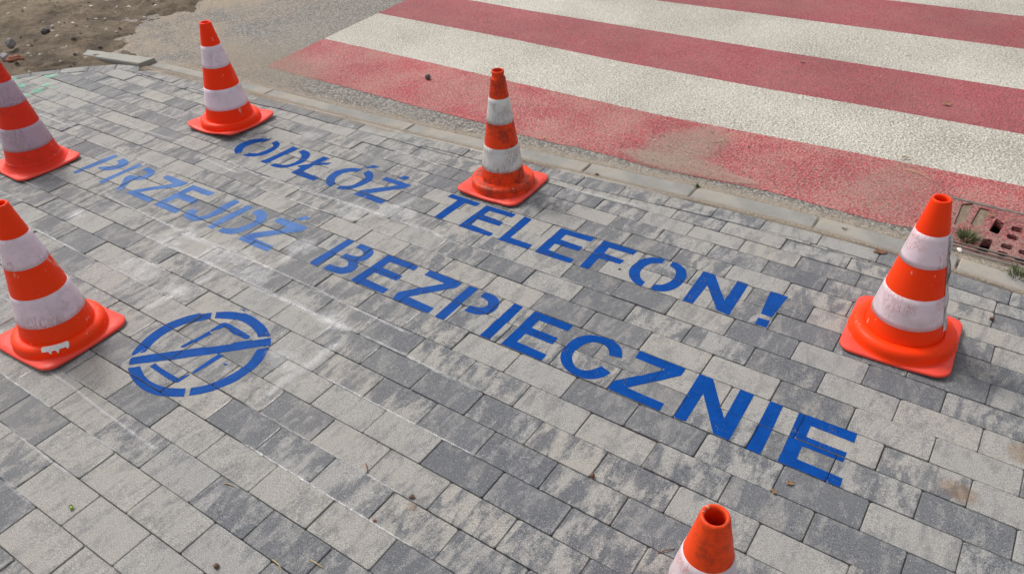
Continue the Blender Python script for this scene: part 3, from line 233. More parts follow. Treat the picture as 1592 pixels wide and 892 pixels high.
def mat_concrete(name, a, b, sandy=.3):
    n = N(name, .9); c = n.mix(n.ramp(n.noise(9, 5), .3, .7), a, b)
    c = n.mix(n.ramp(n.noise(330, 3, .7), .35, .65, .2, 0.), c, (.05, .05, .05))
    c = n.mix(n.ramp(n.noise(3.5, 4), .48, .66, 0, sandy), c, (.50, .40, .29))
    g = n.math('MULTIPLY', n.ramp(n.vor(260, None, 'Distance'), .3, .2), n.ramp(n.sep(n.vor(260))[0], .85, .9)); c = n.mix(n.math('MULTIPLY', g, .5), c, (.68, .65, .6))
    n.col(c); n.bump(n.noise(260, 4, .7), .5, .002); return n.m
def agg(n, sc, off=(0, 0, 0)):
    """irregular aggregate grains: random value per grain, plus distance"""
    vec = n.nd('ShaderNodeVectorMath'); vec.operation = 'ADD'
    nz = n.nd('ShaderNodeTexNoise'); nz.inputs['Scale'].default_value = sc * .9; n.put(nz.inputs['Vector'], n.tc.outputs['Object'])
    vm = n.nd('ShaderNodeVectorMath'); vm.operation = 'SCALE'; n.put(vm.inputs[0], nz.outputs['Color']); vm.inputs['Scale'].default_value = 1.1 / sc
    n.put(vec.inputs[0], n.coords((1, 1, 1), off)); n.put(vec.inputs[1], vm.outputs[0])
    return n.vor(sc, vec.outputs[0], 'Color'), n.vor(sc, vec.outputs[0], 'Distance')
def mat_asphalt():
    n = N('asphalt', .9); cc, dd = agg(n, 110); r, g, b = n.sep(cc)
    c = n.mix(n.ramp(r, .2, .8), (.13, .12, .108), (.42, .39, .35))
    c = n.mix(n.ramp(dd, .28, .62, 0, .55), c, (.13, .11, .09))
    c = n.mix(n.ramp(n.noise(1.1, 4), .4, .62, .0, .25), c, (.30, .285, .26))
    x, y, z = n.sep(n.tc.outputs['Object'])
    # sand and soil trodden onto the carriageway beside the open ground
    dx = n.math('ADD', n.math('MULTIPLY', x, -1.), n.math('MULTIPLY', y, -.55))
    sd = n.math('MULTIPLY', n.ramp(dx, 1.7, 3.1), n.ramp(n.noise(3.0, 5, .6), .38, .62)); nearr = n.ramp(y, 3.9, 3.3)
    c = n.mix(n.math('MULTIPLY', sd, .8), c, n.mix(n.noise(160, 3), (.30, .225, .155), (.46, .37, .27)))
    fleck = n.math('MULTIPLY', n.ramp(n.vor(60, None, 'Distance'), .2, .12), n.ramp(n.sep(n.vor(60))[2], .86, .9)); c = n.mix(n.math('MULTIPLY', fleck, .85), c, (.035, .028, .022))
    n.col(c); n.bump(n.math('ADD', n.ramp(dd, 0, .7, 1, 0), n.math('MULTIPLY', r, .8)), .8, .005); return n.m
def mat_stripe(name, c1, c2, wear, sand):
    n = N(name, .75); cc, dd = agg(n, 120, (2, 5, 0)); r, g, b = n.sep(cc)
    c = n.mix(r, c1, c2)
    lowf = n.ramp(n.noise(1.3, 3), .35, .65, -.035, .04)
    pit = n.math('MULTIPLY', n.ramp(n.math('ADD', n.noise(95, 3, .62, n.coords((1, 1.7, 1))), lowf), .56 - .1 * wear + .03, .64 - .1 * wear + .03), 1.)
    c = n.mix(n.math('MULTIPLY', pit, .78), c, (.15, .115, .085) if c1[1] > .3 else (.13, .05, .045)); c = n.mix(n.ramp(n.noise(5, 5, .7), .45, .75, 0, .16 if c1[1] > .3 else .07), c, (.30, .26, .21))
    if sand:
        sa = n.math('MULTIPLY', n.ramp(n.math('ADD', n.noise(105, 3, .7), n.ramp(n.noise(3.4, 4), .3, .7, -.085, .085)), .455, .545), sand); c = n.mix(sa, c, (.50, .37, .29))
    fl = n.ramp(n.noise(700, 2), .3, .7, 0, .12 if c1[1] > .3 else .06); c = n.mix(fl, c, (.62, .55, .48))
    n.col(c); n.bump(n.math('ADD', n.ramp(dd, 0, .7, 1, 0), n.math('MULTIPLY', pit, -.8)), .75, .004)
    return n.m
def mat_soil():
    n = N('soil', .97); c = n.mix(n.ramp(n.noise(4.5, 6, .65), .35, .65), (.12, .085, .056), (.35, .27, .185))
    c = n.mix(n.ramp(n.noise(60, 4, .7), .4, .65, 0, .5), c, (.10, .075, .052)); c = n.mix(n.ramp(n.noise(300, 2, .7), .55, .7, 0, .55), c, (.46, .38, .29))
    x, y, z = n.sep(n.tc.outputs['Object']); c = n.mix(n.math('MULTIPLY', n.ramp(x, -5.7, -6.3), n.ramp(n.noise(3, 4), .38, .6)), c, (.47, .375, .26))
    n.col(c); n.bump(n.noise(130, 6, .75), 1., .02); return n.m
def mat_orange(name, c1, c2, dirt, chips, seed):
    n = N(name, .45); n.b.inputs['Specular IOR Level'].default_value = .18
    off = n.coords((1, 1, 1), (seed * 3.1, seed * 1.7, seed))
    c = n.mix(n.noise(7, 3, .5, off), c1, c2)
    d = n.ramp(n.math('ADD', n.math('MULTIPLY', n.noise(11, 5, .7, off), .7), n.math('MULTIPLY', n.noise(70, 3, .7, off), .3)), .60 - dirt * .16, .76 - dirt * .12)
    c = n.mix(n.math('MULTIPLY', d, min(1, dirt * .9 + .1)), c, (.075, .03, .022))
    ch = n.ramp(n.math('ADD', n.math('MULTIPLY', n.noise(30, 3, .7, n.coords((1, 1, .6), (seed, 9, 2))), .75), n.math('MULTIPLY', n.noise(6, 2, .5, off), .25)), .645 - chips * .05, .665 - chips * .05)
    c = n.mix(n.math('MULTIPLY', ch, .6), c, (.80, .40, .32))
    n.col(c); n.put(n.b.inputs['Roughness'], n.ramp(n.noise(25, 3, .5, off), .3, .7, .34, .58)); n.bump(n.noise(40, 3), .06, .002); return n.m
def mat_band(name, c1, dirt, dcol, seed):
    n = N(name, .38)
    off = n.coords((1, 1, 1), (seed * 2.3, seed, 0)); c = n.mix(n.noise(5, 2, .5, off), c1, tuple(x * .93 for x in c1))
    s1 = n.noise(26, 4, .8, n.coords((1.6, 1.6, .35), (seed, seed * 5, 0)), 1.6); lines = n.ramp(n.math('ABSOLUTE', n.math('SUBTRACT', s1, .5)), .030, .004)
    gate = n.ramp(n.noise(10, 3, .5, off), .545 - dirt * .1, .62 - dirt * .1)
    c = n.mix(n.math('MULTIPLY', n.math('MULTIPLY', lines, gate), .8), c, dcol)
    c = n.mix(n.ramp(n.noise(13, 5, .7, off), .52 - .1 * dirt, .75, 0, .25 + .4 * dirt), c, (.38, .33, .31))
    n.col(c); n.bump(n.noise(9, 3), .15, .003); return n.m
def mat_simple(name, c1, c2, rough=.7, sc=60, bump=.3):
    n = N(name, rough); n.col(n.mix(n.ramp(n.noise(sc, 4, .65), .3, .7), c1, c2)); n.bump(n.noise(sc * 2, 3), bump, .002); return n.m

M = dict(
    paver=mat_paver(), filler=mat_filler(), asphalt=mat_asphalt(), soil=mat_soil(),
    kerb=mat_concrete('kerb_concrete', (.23, .222, .202), (.34, .325, .295), .45),
    slab=mat_concrete('loose_kerb_concrete', (.32, .31, .27), (.38, .37, .33), .2),
    white=mat_stripe('white_road_paint', (.52, .49, .415), (.67, .635, .55), .80, 0),
    red=mat_stripe('red_road_paint', (.24, .024, .042), (.46, .068, .085), .70, .13),
    redworn=mat_stripe('worn_red_road_paint', (.32, .022, .040), (.56, .062, .076), .75, .46),
    chalk=mat_dust('chalk_dust', (.80, .79, .78)), sand=mat_dust('loose_sand', (.40, .335, .26), 1., 110), stain=mat_dust('brown_stain', (.30, .17, .08), .6),
    green=mat_dust('mint_spray', (.22, .75, .48), .75),
    iron=mat_simple('cast_iron', (.12, .10, .085), (.22, .19, .16), .7, 40), redgrate=mat_stripe('red_paint_on_iron', (.25, .035, .045), (.46, .075, .08), 1.2, .35),
    dirt=mat_simple('packed_dirt', (.13, .10, .07), (.28, .21, .145), .95, 70, .9), black=mat_simple('pit_dark', (.006, .005, .005), (.014, .012, .01), .9),
    stone=mat_simple('dark_stone', (.055, .048, .045), (.14, .125, .115), .8, 90), grey=mat_simple('grey_stone', (.16, .15, .15), (.33, .31, .3), .8, 60), pale=mat_simple('pale_pebble', (.55, .52, .47), (.75, .72, .67), .7, 80),
    brick=mat_simple('brick_shard', (.22, .075, .045), (.36, .14, .085), .9, 60), nut=mat_simple('brown_nut', (.06, .03, .018), (.17, .085, .045), .6, 150), acorn=mat_simple('green_acorn', (.22, .34, .03), (.36, .46, .06), .4, 90, .05),
    grass=mat_simple('grass_blade', (.035, .065, .015), (.12, .14, .045), .6, 30, .1), straw=mat_simple('dry_straw', (.36, .24, .10), (.55, .42, .22), .7, 80), twig=mat_simple('brown_twig', (.12, .05, .025), (.22, .09, .045), .7, 90), leaf=mat_simple('dry_leaf', (.17, .085, .035), (.34, .20, .09), .8, 120),
    gravel=mat_simple('loose_grit', (.05, .04, .032), (.19, .15, .115), .9, 25), gravelp=mat_simple('pale_grit', (.36, .31, .25), (.62, .57, .49), .9, 25),
)

# ---------------------------------------------------------------- terrain: soil and road
def grid_sheet(name, x0, x1, y0, y1, st, fz, mat, keep=None):
    nx, ny = int((x1 - x0) / st) + 1, int((y1 - y0) / st) + 1
    V = [(x0 + i * st, y0 + j * st, fz(x0 + i * st, y0 + j * st)) for j in range(ny) for i in range(nx)]
    F = [(j * nx + i, j * nx + i + 1, (j + 1) * nx + i + 1, (j + 1) * nx + i) for j in range(ny - 1) for i in range(nx - 1)]
    return new_obj(name, V, F, mat, smooth=True, kind='structure')
def sheet(name, P, z, mat, kind='structure'):
    return new_obj(name, [(x, y, z) for x, y in P], [tuple(range(len(P)))], mat, kind=kind)
# great ground sheet, well below everything
sheet('ground', [(-90, -90), (90, -90), (90, 90), (-90, 90)], -.16, M['soil'])
SO = sorted(SOIL, key=lambda p: p[1])
def soil_edge(y):                 # x of the soil / asphalt boundary
    T = [(p[1], p[0]) for p in SO]
    T2 = [(T[0][0] - 3, T[0][1] + .8)] + T + [(T[-1][0] + 3, T[-1][1] - .9)]
    return interp(y, T2)
BOs = sorted(BO)
def border_y(x): return interp(x, [(-5.14, .6), (-5.0, 1.45), (-4.86, 1.76)] + [p for p in BOs if p[0] > -4.76])
def soil_z(x, y):
    n1 = mnoise.fractal(Vector((x * 1.7, y * 1.7, 3)), 1, 2, 5); n2 = mnoise.fractal(Vector((x * 9, y * 9, 1)), .8, 2, 4); n3 = mnoise.noise(Vector((x * 45, y * 45, 7)))
    z = .004 + .034 * n1 + .017 * n2 + .005 * n3 + .003 * mnoise.noise(Vector((x * 110, y * 110, 2)))
    d = soil_edge(y) - x + .10 * n1 + .05 * n2           # >0 on the soil side
    z = z + .012 * max(0, min(1, (d - .05) / .25)) - .05 * max(0, min(1, (.10 - d) / .22))
    return max(-.10, z) - .012
def soil_z2(x, y):
    z = soil_z(x, y)
    if x > -5.14:
        dy = y - border_y(x)                              # keep it below the paving
        if dy < .12: z = (min(z, -.004 + .05 * max(0, dy)) if x < -4.75 or x > -4.2 else min(max(z, -.008), .0)) if dy > .004 else -.07
    return z
grid_sheet('soil', -8.2, -4.15, .9, 5.6, .014, soil_z2, M['soil'])
# carriageway
kx = lambda u: interp(u, KOUT)
road = [(-14, 2.44), (-5.2, 2.44)] + [(u * S, interp(u, KMID) * S - .01) for u in [-2.75 + .1 * i for i in range(30)]] + [(2.5, 2.45), (6, 2.2), (14, 1.6), (14, 10), (-14, 10)]
sheet('road', road, -.013, M['asphalt'])

# ---------------------------------------------------------------- zebra stripes (measured lines across the road)
def seg_ext(L, x1):
    L = sorted(L); (a, b), (c, d) = L[-2], L[-1]; return L + [(x1, d + (d - b) / (c - a) * (x1 - c) * .6)]
R1b = [p for p in sorted(R1B)]
lines = [seg_ext(R1b, 3.6), seg_ext(L12, 3.6), seg_ext(L23, 3.6), seg_ext(L34, 3.6), seg_ext(L45, 3.6), seg_ext(L56, 3.6)]
lines[3] = [(-3.73, 4.25)] + lines[3]; lines[4] = [(-3.75, 4.79)] + lines[4]; lines[5] = [(-3.77, 5.33)] + lines[5]
# densify with a ragged hand-rolled edge
def ragged(L, amp, seed):
    out = []
    for (a, b), (c, d) in zip(L, L[1:]):
        k = max(1, int((c - a) / .012))
        for i in range(k):
            t = i / k; x = a + (c - a) * t; y = b + (d - b) * t + amp * mnoise.noise(Vector((x * 40, seed, 0))) + amp * mnoise.noise(Vector((x * 130, seed, 3)))
            out.append((x, y))
    out.append(L[-1]); return out
RG = [ragged(L, a, i) for i, (L, a) in enumerate(zip(lines, (.006, .004, .003, .003, .003, .003)))]
last = [(x, y + .54) for x, y in RG[5]]; RG.append(last)
names = [('red', 'worn pinkish red stripe of the crossing, nearest the kerb and dusted with sand'), ('white', 'white stripe of the crossing next to the sandy red one'), ('red', 'red stripe between the two widest white stripes'),
         ('white', 'white stripe second from the kerb, beyond the clean red stripe'), ('red', 'farthest red stripe at the top right of the crossing'), ('white', 'farthest white stripe cut off by the top edge of the frame')]
for i, (cn, lab) in enumerate(names):
    A, B = RG[i], RG[i + 1]; loop = A + B[::-1]
    tri = tessellate_polygon([[Vector((x, y, 0)) for x, y in loop]])
    ob = new_obj('crossing_stripe', [(x, y, -.0115) for x, y in loop], [tuple(t) for t in tri], M['redworn' if i == 0 else cn])
    bm = bmesh.new(); bm.from_mesh(ob.data); bmesh.ops.recalc_face_normals(bm, faces=bm.faces)
    if bm.faces[0].normal.z < 0: bmesh.ops.reverse_faces(bm, faces=bm.faces)
    bm.to_mesh(ob.data); bm.free()
    tag(ob, lab, 'road marking', 'stripes of the red and white crossing')

# ---------------------------------------------------------------- pavement: every paver modelled, one surface
def basis_eval(j, u):
    jj = (j - 10) / 10.; uu = u + 1; s = 0; k = 0
    for a in range(5):
        for b in range(4):
            if a + b <= 4: s += ROWC[k] * jj ** a * uu ** b; k += 1
    return s
def rowline(j, u):
    jc = min(max(j, -1), 22); uc = min(max(u, -2.85), .25)
    v = basis_eval(jc, uc)
    if jc != j:
        e = .5 if j > jc else -.5; v += (j - jc) * (basis_eval(jc, uc) - basis_eval(jc - e, uc)) / e
    if uc != u:
        e = .1 if u > uc else -.1; v += (u - uc) * (basis_eval(jc, uc) - basis_eval(jc, uc - e)) / e * .5
    return v
def fill_row(js, lo, hi, pitch=.128):
    js = sorted(js); out = []
    for a, b in zip(js, js[1:]):
        k = max(1, round((b - a) / .1285)); out += [a + (b - a) * i / k for i in range(k)]
    out.append(js[-1])
    while out[-1] < hi: out.append(out[-1] + .128)
    while out[0] > lo: out.insert(0, out[0] - (.124 if out[0] < -2 else .13))
    return out
LO, HI = -3.9, 1.3
ROWJ[22] = [u + .002 for u in ROWJ[20]]
joints = {}
for j in range(-1, 23): joints[j] = fill_row(ROWJ[j], LO, HI)
for j in range(-2, -14, -1): joints[j] = [u + .0 for u in joints[j + 2]]
# outline of the walk on the left: arc of cut stones
BIs = sorted(BI, key=lambda p: p[1])
arc = [(-5.06, -1.7), (-5.02, .9), (-4.93, 1.42), (-4.80, 1.74)] + [p for p in sorted(BI) if p[0] > -4.7] + [(-3.9, 2.385)]
def upper_hull(T):
    out = []
    for p in T:
        while len(out) > 1 and (out[-1][0] - out[-2][0]) * (p[1] - out[-2][1]) - (out[-1][1] - out[-2][1]) * (p[0] - out[-2][0]) >= 0: out.pop()
        out.append(p)
    return out
arc = upper_hull(arc)
def inside_arc(P):
    for (a, b), (c, d) in zip(arc, arc[1:]):
        nx, ny = -(d - b), (c - a); l = math.hypot(nx, ny)
        P = clip_half(P, nx / l, ny / l, (nx * a + ny * b) / l)
        if len(P) < 3: return []
    return P
pavers = []                       # (polygon, kindhint)
for j, us in joints.items():
    for a, b in zip(us, us[1:]):
        P = [(a * S, rowline(j, a) * S), (b * S, rowline(j, b) * S), (b * S, rowline(j + 1, b) * S), (a * S, rowline(j + 1, a) * S)]
        if j > 15:
            ka, kb = interp(a, K2) * S - .002, interp(b, K2) * S - .002
            nx, ny = -(kb - ka), (b - a) * S; l = math.hypot(nx, ny); P = clip_half(P, nx / l, ny / l, (nx * a * S + ny * ka) / l)
        if len(P) < 3: continue
        if min(p[0] for p in P) < -3.9: P = inside_arc(P)
        if len(P) >= 3: pavers.append(P)
lj = fill_row(LASTJ, -2.75, 1.3)
for a, b in zip(lj, lj[1:]):
    P = [(a * S, interp(a, K2) * S), (b * S, interp(b, K2) * S), (b * S, interp(b, KIN) * S - .004), (a * S, interp(a, KIN) * S - .004)]
    if min(p[0] for p in P) < -3.9: P = inside_arc(P)
    if len(P) >= 3: pavers.append(P)
# cut border stones following the arc
BOo = sorted(BO)
bo = [(-5.16, -1.7), (-5.12, .9), (-5.0, 1.45), (-4.86, 1.76)] + upper_hull(BOo)[1:]; bi = [p for p in arc if p[0] < -4.19]
def along(T, n):
    L = [0]
    for p, q in zip(T, T[1:]): L.append(L[-1] + math.hypot(q[0] - p[0], q[1] - p[1]))
    out = []
    for i in range(n + 1):
        s = L[-1] * i / n; k = max(k for k in range(len(L)) if L[k] <= s + 1e-9); k = min(k, len(T) - 2)
        t = (s - L[k]) / (L[k + 1] - L[k]); out.append((T[k][0] + (T[k + 1][0] - T[k][0]) * t, T[k][1] + (T[k + 1][1] - T[k][1]) * t))
    return out
A_, B_ = along(bo, 28), along(bi, 28)
for i in range(28): pavers.append([B_[i], B_[i + 1], A_[i + 1], A_[i]])
print('pavers', len(pavers))

tone_pts = [(x, y, t) for t, L in zip((.93, .62, .06), TONES) for x, y in L]
def pip(P, x, y):
    P = ccw(P)
    return all((P[(i + 1) % len(P)][0] - P[i][0]) * (y - P[i][1]) - (P[(i + 1) % len(P)][1] - P[i][1]) * (x - P[i][0]) >= 0 for i in range(len(P)))
V = []; F = []; TN = []; tops = []
for P in pavers:
    P0 = clean(ccw(P))
    if len(P0) < 3: continue
    P1 = inset(P0, rnd.uniform(.0005, .0015))
    if len(P1) < 3 or abs(area(P1)) < .0004 and min(math.dist(P1[i], P1[i - 1]) for i in range(len(P1))) < .004 and abs(area(P1)) < .0001: continue
    P1 = clean(P1, .003)
    P1 = chamfer(P1, .0045); P2 = inset(P1, .0022)
    if len(P2) < 3: continue
    cx = sum(p[0] for p in P0) / len(P0); cy = sum(p[1] for p in P0) / len(P0)
    t = None
    for x, y, tt in tone_pts:
        if abs(x - cx) < .13 and abs(y - cy) < .08 and pip(P0, x, y): t = tt + rnd.uniform(-.05, .05); break
    if t is None:
        q = rnd.random(); t = rnd.uniform(.30, .55) if q < .62 else (rnd.uniform(.05, .25) if q < .8 else rnd.uniform(.6, .9))
        if cx < -1.3 and cy < .9: t *= .7
    h = rnd.gauss(0, .0010); sx, sy = rnd.gauss(0, .006), rnd.gauss(0, .010)
    zf = lambda p: h + (p[0] - cx) * sx + (p[1] - cy) * sy
    n1 = len(P1); b0 = len(V)
    # match counts: build inner ring from P1 points moved inwards
    P2 = [(p[0] + (cx - p[0]) * .0017 / max(.02, math.hypot(cx - p[0], cy - p[1])) * 1.3, p[1] + (cy - p[1]) * .0017 / max(.02, math.hypot(cx - p[0], cy - p[1])) * 1.3) for p in P1]
    V += [(p[0], p[1], -.03) for p in P1] + [(p[0], p[1], zf(p) - .0018) for p in P1] + [(p[0], p[1], zf(p)) for p in P2]
    rn = (max(0, min(1, t)), rnd.random(), rnd.random())
    for i in range(n1):
        k = (i + 1) % n1
        F.append((b0 + i, b0 + k, b0 + n1 + k, b0 + n1 + i)); F.append((b0 + n1 + i, b0 + n1 + k, b0 + 2 * n1 + k, b0 + 2 * n1 + i)); TN += [rn, rn]
    F.append(tuple(b0 + 2 * n1 + i for i in range(n1))); TN.append(rn)
    tops.append((P1, h, sx, sy, cx, cy, min(p[0] for p in P2), max(p[0] for p in P2), min(p[1] for p in P2), max(p[1] for p in P2)))
pav = new_obj('pavement', V, F, M['paver'], kind='structure')
ca = pav.data.attributes.new('tone', 'FLOAT_VECTOR', 'FACE')
for i, t in enumerate(TN): ca.data[i].vector = t
filler = [(2.2, -1.6), (2.2, 2.5)] + [(u * S, interp(u, KMID) * S) for u in [.1 - .1 * i for i in range(28)]] + [(-4.5, 2.12), (-4.7, 1.92), (-4.9, 1.5), (-5.08, .9), (-5.1, -1.6)]
sheet('joint_sand', filler, -.0065, M['filler'])

# ---------------------------------------------------------------- kerb stones
def kerb_poly(u0, u1):
    n = max(2, int((u1 - u0) / .05)); us = [u0 + (u1 - u0) * i / n for i in range(n + 1)]
    return [(u * S, interp(u, KMID) * S + .004) for u in us], [(u * S, interp(u, KOUT) * S) for u in us]
kj = KERBJ + [.28, .57, .87]
kl = ['long kerb stone at the left end, beside the loose slab', 'long kerb stone behind the far left cone', 'long kerb stone just left of the slim cone with dirty white bands', 'short kerb stone right of the dirty white banded cone',
      'short kerb stone with a green sprout growing at its left end', 'kerb stone just left of the right hand cone', 'kerb stone under the drain grate by the right hand cone', None, None]
for i, (a, b) in enumerate(zip(kj, kj[1:])):
    if kl[i] is None and i == 8: continue
    lo_, hi_ = kerb_poly(a + .0022, b - .0022); n = len(lo_); Vk = []; Fk = []
    rings = [(-.10, 0.), (-.005, 0.), (-.001, .004)]
    for z, d in rings:
        Vk += [(x + (d if k == 0 else -d if k == n - 1 else 0), y + d, z) for k, (x, y) in enumerate(lo_)] + [(x + (d if k == 0 else -d if k == n - 1 else 0), y - d, z) for k, (x, y) in reversed(list(enumerate(hi_)))]
    m2 = 2 * n
    for r in range(2):
        for k in range(m2): Fk.append((r * m2 + k, r * m2 + (k + 1) % m2, (r + 1) * m2 + (k + 1) % m2, (r + 1) * m2 + k))
    for k in range(n - 1): Fk.append((2 * m2 + k, 2 * m2 + k + 1, 2 * m2 + m2 - 2 - k, 2 * m2 + m2 - 1 - k))
    ob = new_obj('kerb_stone', Vk, Fk, M['kerb']); recentre(ob, ((a + b) / 2 * S, interp((a + b) / 2, KMID) * S, 0))
    tag(ob, kl[i] or 'kerb stone past the right edge of the frame, beyond the drain grate', 'kerb', 'flush kerb stones along the road')

# loose kerb slab lying in the soil
sx0, sy0 = SLAB[0]
Vs = [(x, y, z) for (x, y), z in zip(SLAB, (.006, .016, .018, .008))]; Vb = [(x + .004, y + .002, z - .055) for x, y, z in Vs]
bm = bmesh.new(); vv = [bm.verts.new(v) for v in Vb + Vs]
for f in [(3, 2, 1, 0), (4, 5, 6, 7), (0, 1, 5, 4), (1, 2, 6, 5), (2, 3, 7, 6), (3, 0, 4, 7)]: bm.faces.new([vv[i] for i in f])
bmesh.ops.recalc_face_normals(bm, faces=bm.faces); bmesh.ops.bevel(bm, geom=bm.edges[:], offset=.004, segments=2, affect='EDGES')
me = bpy.data.meshes.new('loose_slab'); bm.to_mesh(me); bm.free(); ob = bpy.data.objects.new('loose_slab', me); COL.objects.link(ob); me.materials.append(M['slab']); recentre(ob, (SLAB[3][0], SLAB[3][1], 0))
tag(ob, 'loose grey concrete slab lying in the soil past the corner of the paving', 'concrete slab')

# ---------------------------------------------------------------- painted words and symbol
def top_z(x, y):
    for P, h, sx, sy, cx, cy, x0, x1, y0, y1 in tops:
        if x0 <= x <= x1 and y0 <= y <= y1 and pip(P, x, y): return h + (x - cx) * sx + (y - cy) * sy
    return 0.
def paint_mesh(name, polys, mat, parent, lift=.0007, under=True, kind=None):
    Vp = []; Fp = []
    for P in polys:
        P = ccw(P); tri = tessellate_polygon([[Vector((x, y, 0)) for x, y in P]])
        for t in tri:
            T = ccw([P[k] for k in t])
            if abs(area(T)) < 1e-7: continue
            a0, a1 = min(p[0] for p in T), max(p[0] for p in T); b0, b1 = min(p[1] for p in T), max(p[1] for p in T)
            for (Q, h, sx, sy, cx, cy, x0, x1, y0, y1) in tops:
                if x1 < a0 or x0 > a1 or y1 < b0 or y0 > b1: continue
                C = clip_poly(T, Q)
                if len(C) < 3 or abs(area(C)) < 1e-8: continue
                b = len(Vp); Vp += [(x, y, h + (x - cx) * sx + (y - cy) * sy + lift) for x, y in C]; Fp.append(tuple(range(b, b + len(C))))
            if under: b = len(Vp); Vp += [(x, y, -.0035) for x, y in T]; Fp.append((b, b + 1, b + 2))
    return new_obj(name, Vp, Fp, mat, parent)
def smooth_poly(P, it=1):         # round the curved letters a little (corner cutting only on obtuse corners)
    for _ in range(it):
        out = []
        for i in range(len(P)):
            a, p, b = P[i - 1], P[i], P[(i + 1) % len(P)]
            v1 = Vector((a[0] - p[0], a[1] - p[1])); v2 = Vector((b[0] - p[0], b[1] - p[1])); ang = math.degrees(v1.angle(v2, 0))
            if ang > 138: out += [(p[0] + v1.x * .25, p[1] + v1.y * .25), (p[0] + v2.x * .25, p[1] + v2.y * .25)]
            else: out.append(p)
        P = out
    return P
wi = {'PRZEJDZ': ('PRZEJDŹ', 'pale dusty blue stencilled word PRZEJDŹ at the left of the lower line', .58), 'ODLOZ': ('ODŁÓŻ', 'blue stencilled word ODŁÓŻ on the pavers right of the far left cone', .16),
      'TELEFON': ('TELEFON!', 'bright blue stencilled word TELEFON! at the right of the upper line', .02), 'BEZPIECZNIE': ('BEZPIECZNIE', 'bright blue stencilled long word BEZPIECZNIE in the lower line', .03)}
pmats = {}
def pm(d):
    d = round(d, 2)
    if d not in pmats: pmats[d] = mat_paint('blue_ground_paint', d)
    return pmats[d]
for key, (word, lab, dust) in wi.items():
    allp = [p for _, L in PAINT[key] for P in L for p in P]; c = (sum(p[0] for p in allp) / len(allp), sum(p[1] for p in allp) / len(allp), 0)
    e = thing('painted_word', lab, 'ground lettering', c, 'blue words painted on the pavers')
    for i, (ch, L) in enumerate(PAINT[key]):
        d = dust
        if key == 'BEZPIECZNIE': d = (.16, .08, .08, .05)[i] if i < 4 else 0.0
        if key == 'ODLOZ': d = (.02, .04, .05, .12, .14)[i]
        ob = paint_mesh('letter', [smooth_poly(P, 2) if ch in 'OÓCBPRJD' else P for P in L], pm(d), e); ob['label'] = 'letter %s' % ch if ch != '!' else 'exclamation mark'
allp = [p for _, L in PAINT['SYMBOL'] for P in L for p in P]; c = (sum(p[0] for p in allp) / len(allp), sum(p[1] for p in allp) / len(allp), 0)
e = thing('painted_symbol', 'blue round no phone symbol painted on the pavers beside the near left cone', 'ground symbol', c)
for nm, L in PAINT['SYMBOL']:
    for k, P in enumerate(L):
        nm2 = nm if nm != 'phone_outline' else ('phone_top', 'phone_side', 'phone_side', 'phone_side', 'phone_bottom', 'paint_speck', 'paint_speck')[k]
        if nm2 == 'phone_side':
            i0, i1 = max(((i, j) for i in range(len(P)) for j in range(i)), key=lambda q: math.dist(P[q[0]], P[q[1]])); ax = Vector((P[i1][0] - P[i0][0], P[i1][1] - P[i0][1])).normalized(); gx_, gy_ = sum(p[0] for p in P) / len(P), sum(p[1] for p in P) / len(P)
            P = [(x + (-ax.y) * .0035 * (1 if (x - gx_) * -ax.y + (y - gy_) * ax.x > 0 else -1), y + ax.x * .0035 * (1 if (x - gx_) * -ax.y + (y - gy_) * ax.x > 0 else -1)) for x, y in P]
        paint_mesh(nm2, [smooth_poly(P, 2 if nm == 'ring_segment' else 1)], pm(.07), e)

# mint spray marks
def dusty(name, P, z, mat, parent=None, rim=.012, kind=None, fz=None):
    """flat patch with a soft edge attribute: inner polygon 1, outer rim 0"""
    P = ccw(P); n = len(P); cx = sum(p[0] for p in P) / n; cy = sum(p[1] for p in P) / n
    out = []
    for x, y in P:
        l = math.hypot(x - cx, y - cy) or 1; out.append((x + (x - cx) / l * rim, y + (y - cy) / l * rim))
    f = fz or (lambda x, y: z)
    Vp = [(cx, cy, f(cx, cy))] + [(x, y, f(x, y)) for x, y in P] + [(x, y, f(x, y)) for x, y in out]
    Fp = [(0, 1 + i, 1 + (i + 1) % n) for i in range(n)] + [(1 + i, 1 + n + i, 1 + n + (i + 1) % n, 1 + (i + 1) % n) for i in range(n)]
    ob = new_obj(name, Vp, Fp, mat, parent, kind=kind)
    at = ob.data.attributes.new('edge', 'FLOAT_VECTOR', 'POINT')
    for i in range(len(Vp)): at.data[i].vector = (1, 1, 1) if i == 0 else ((.8, .8, .8) if i <= n else (0, 0, 0))
    return ob
e = thing('spray_mark', 'faint mint green spray strokes at the far left corner of the paving', 'spray mark', (GREEN[1][0][0], GREEN[1][0][1], 0))
for P in GREEN: dusty('stroke', P, .0022, M['green'], e, .006)

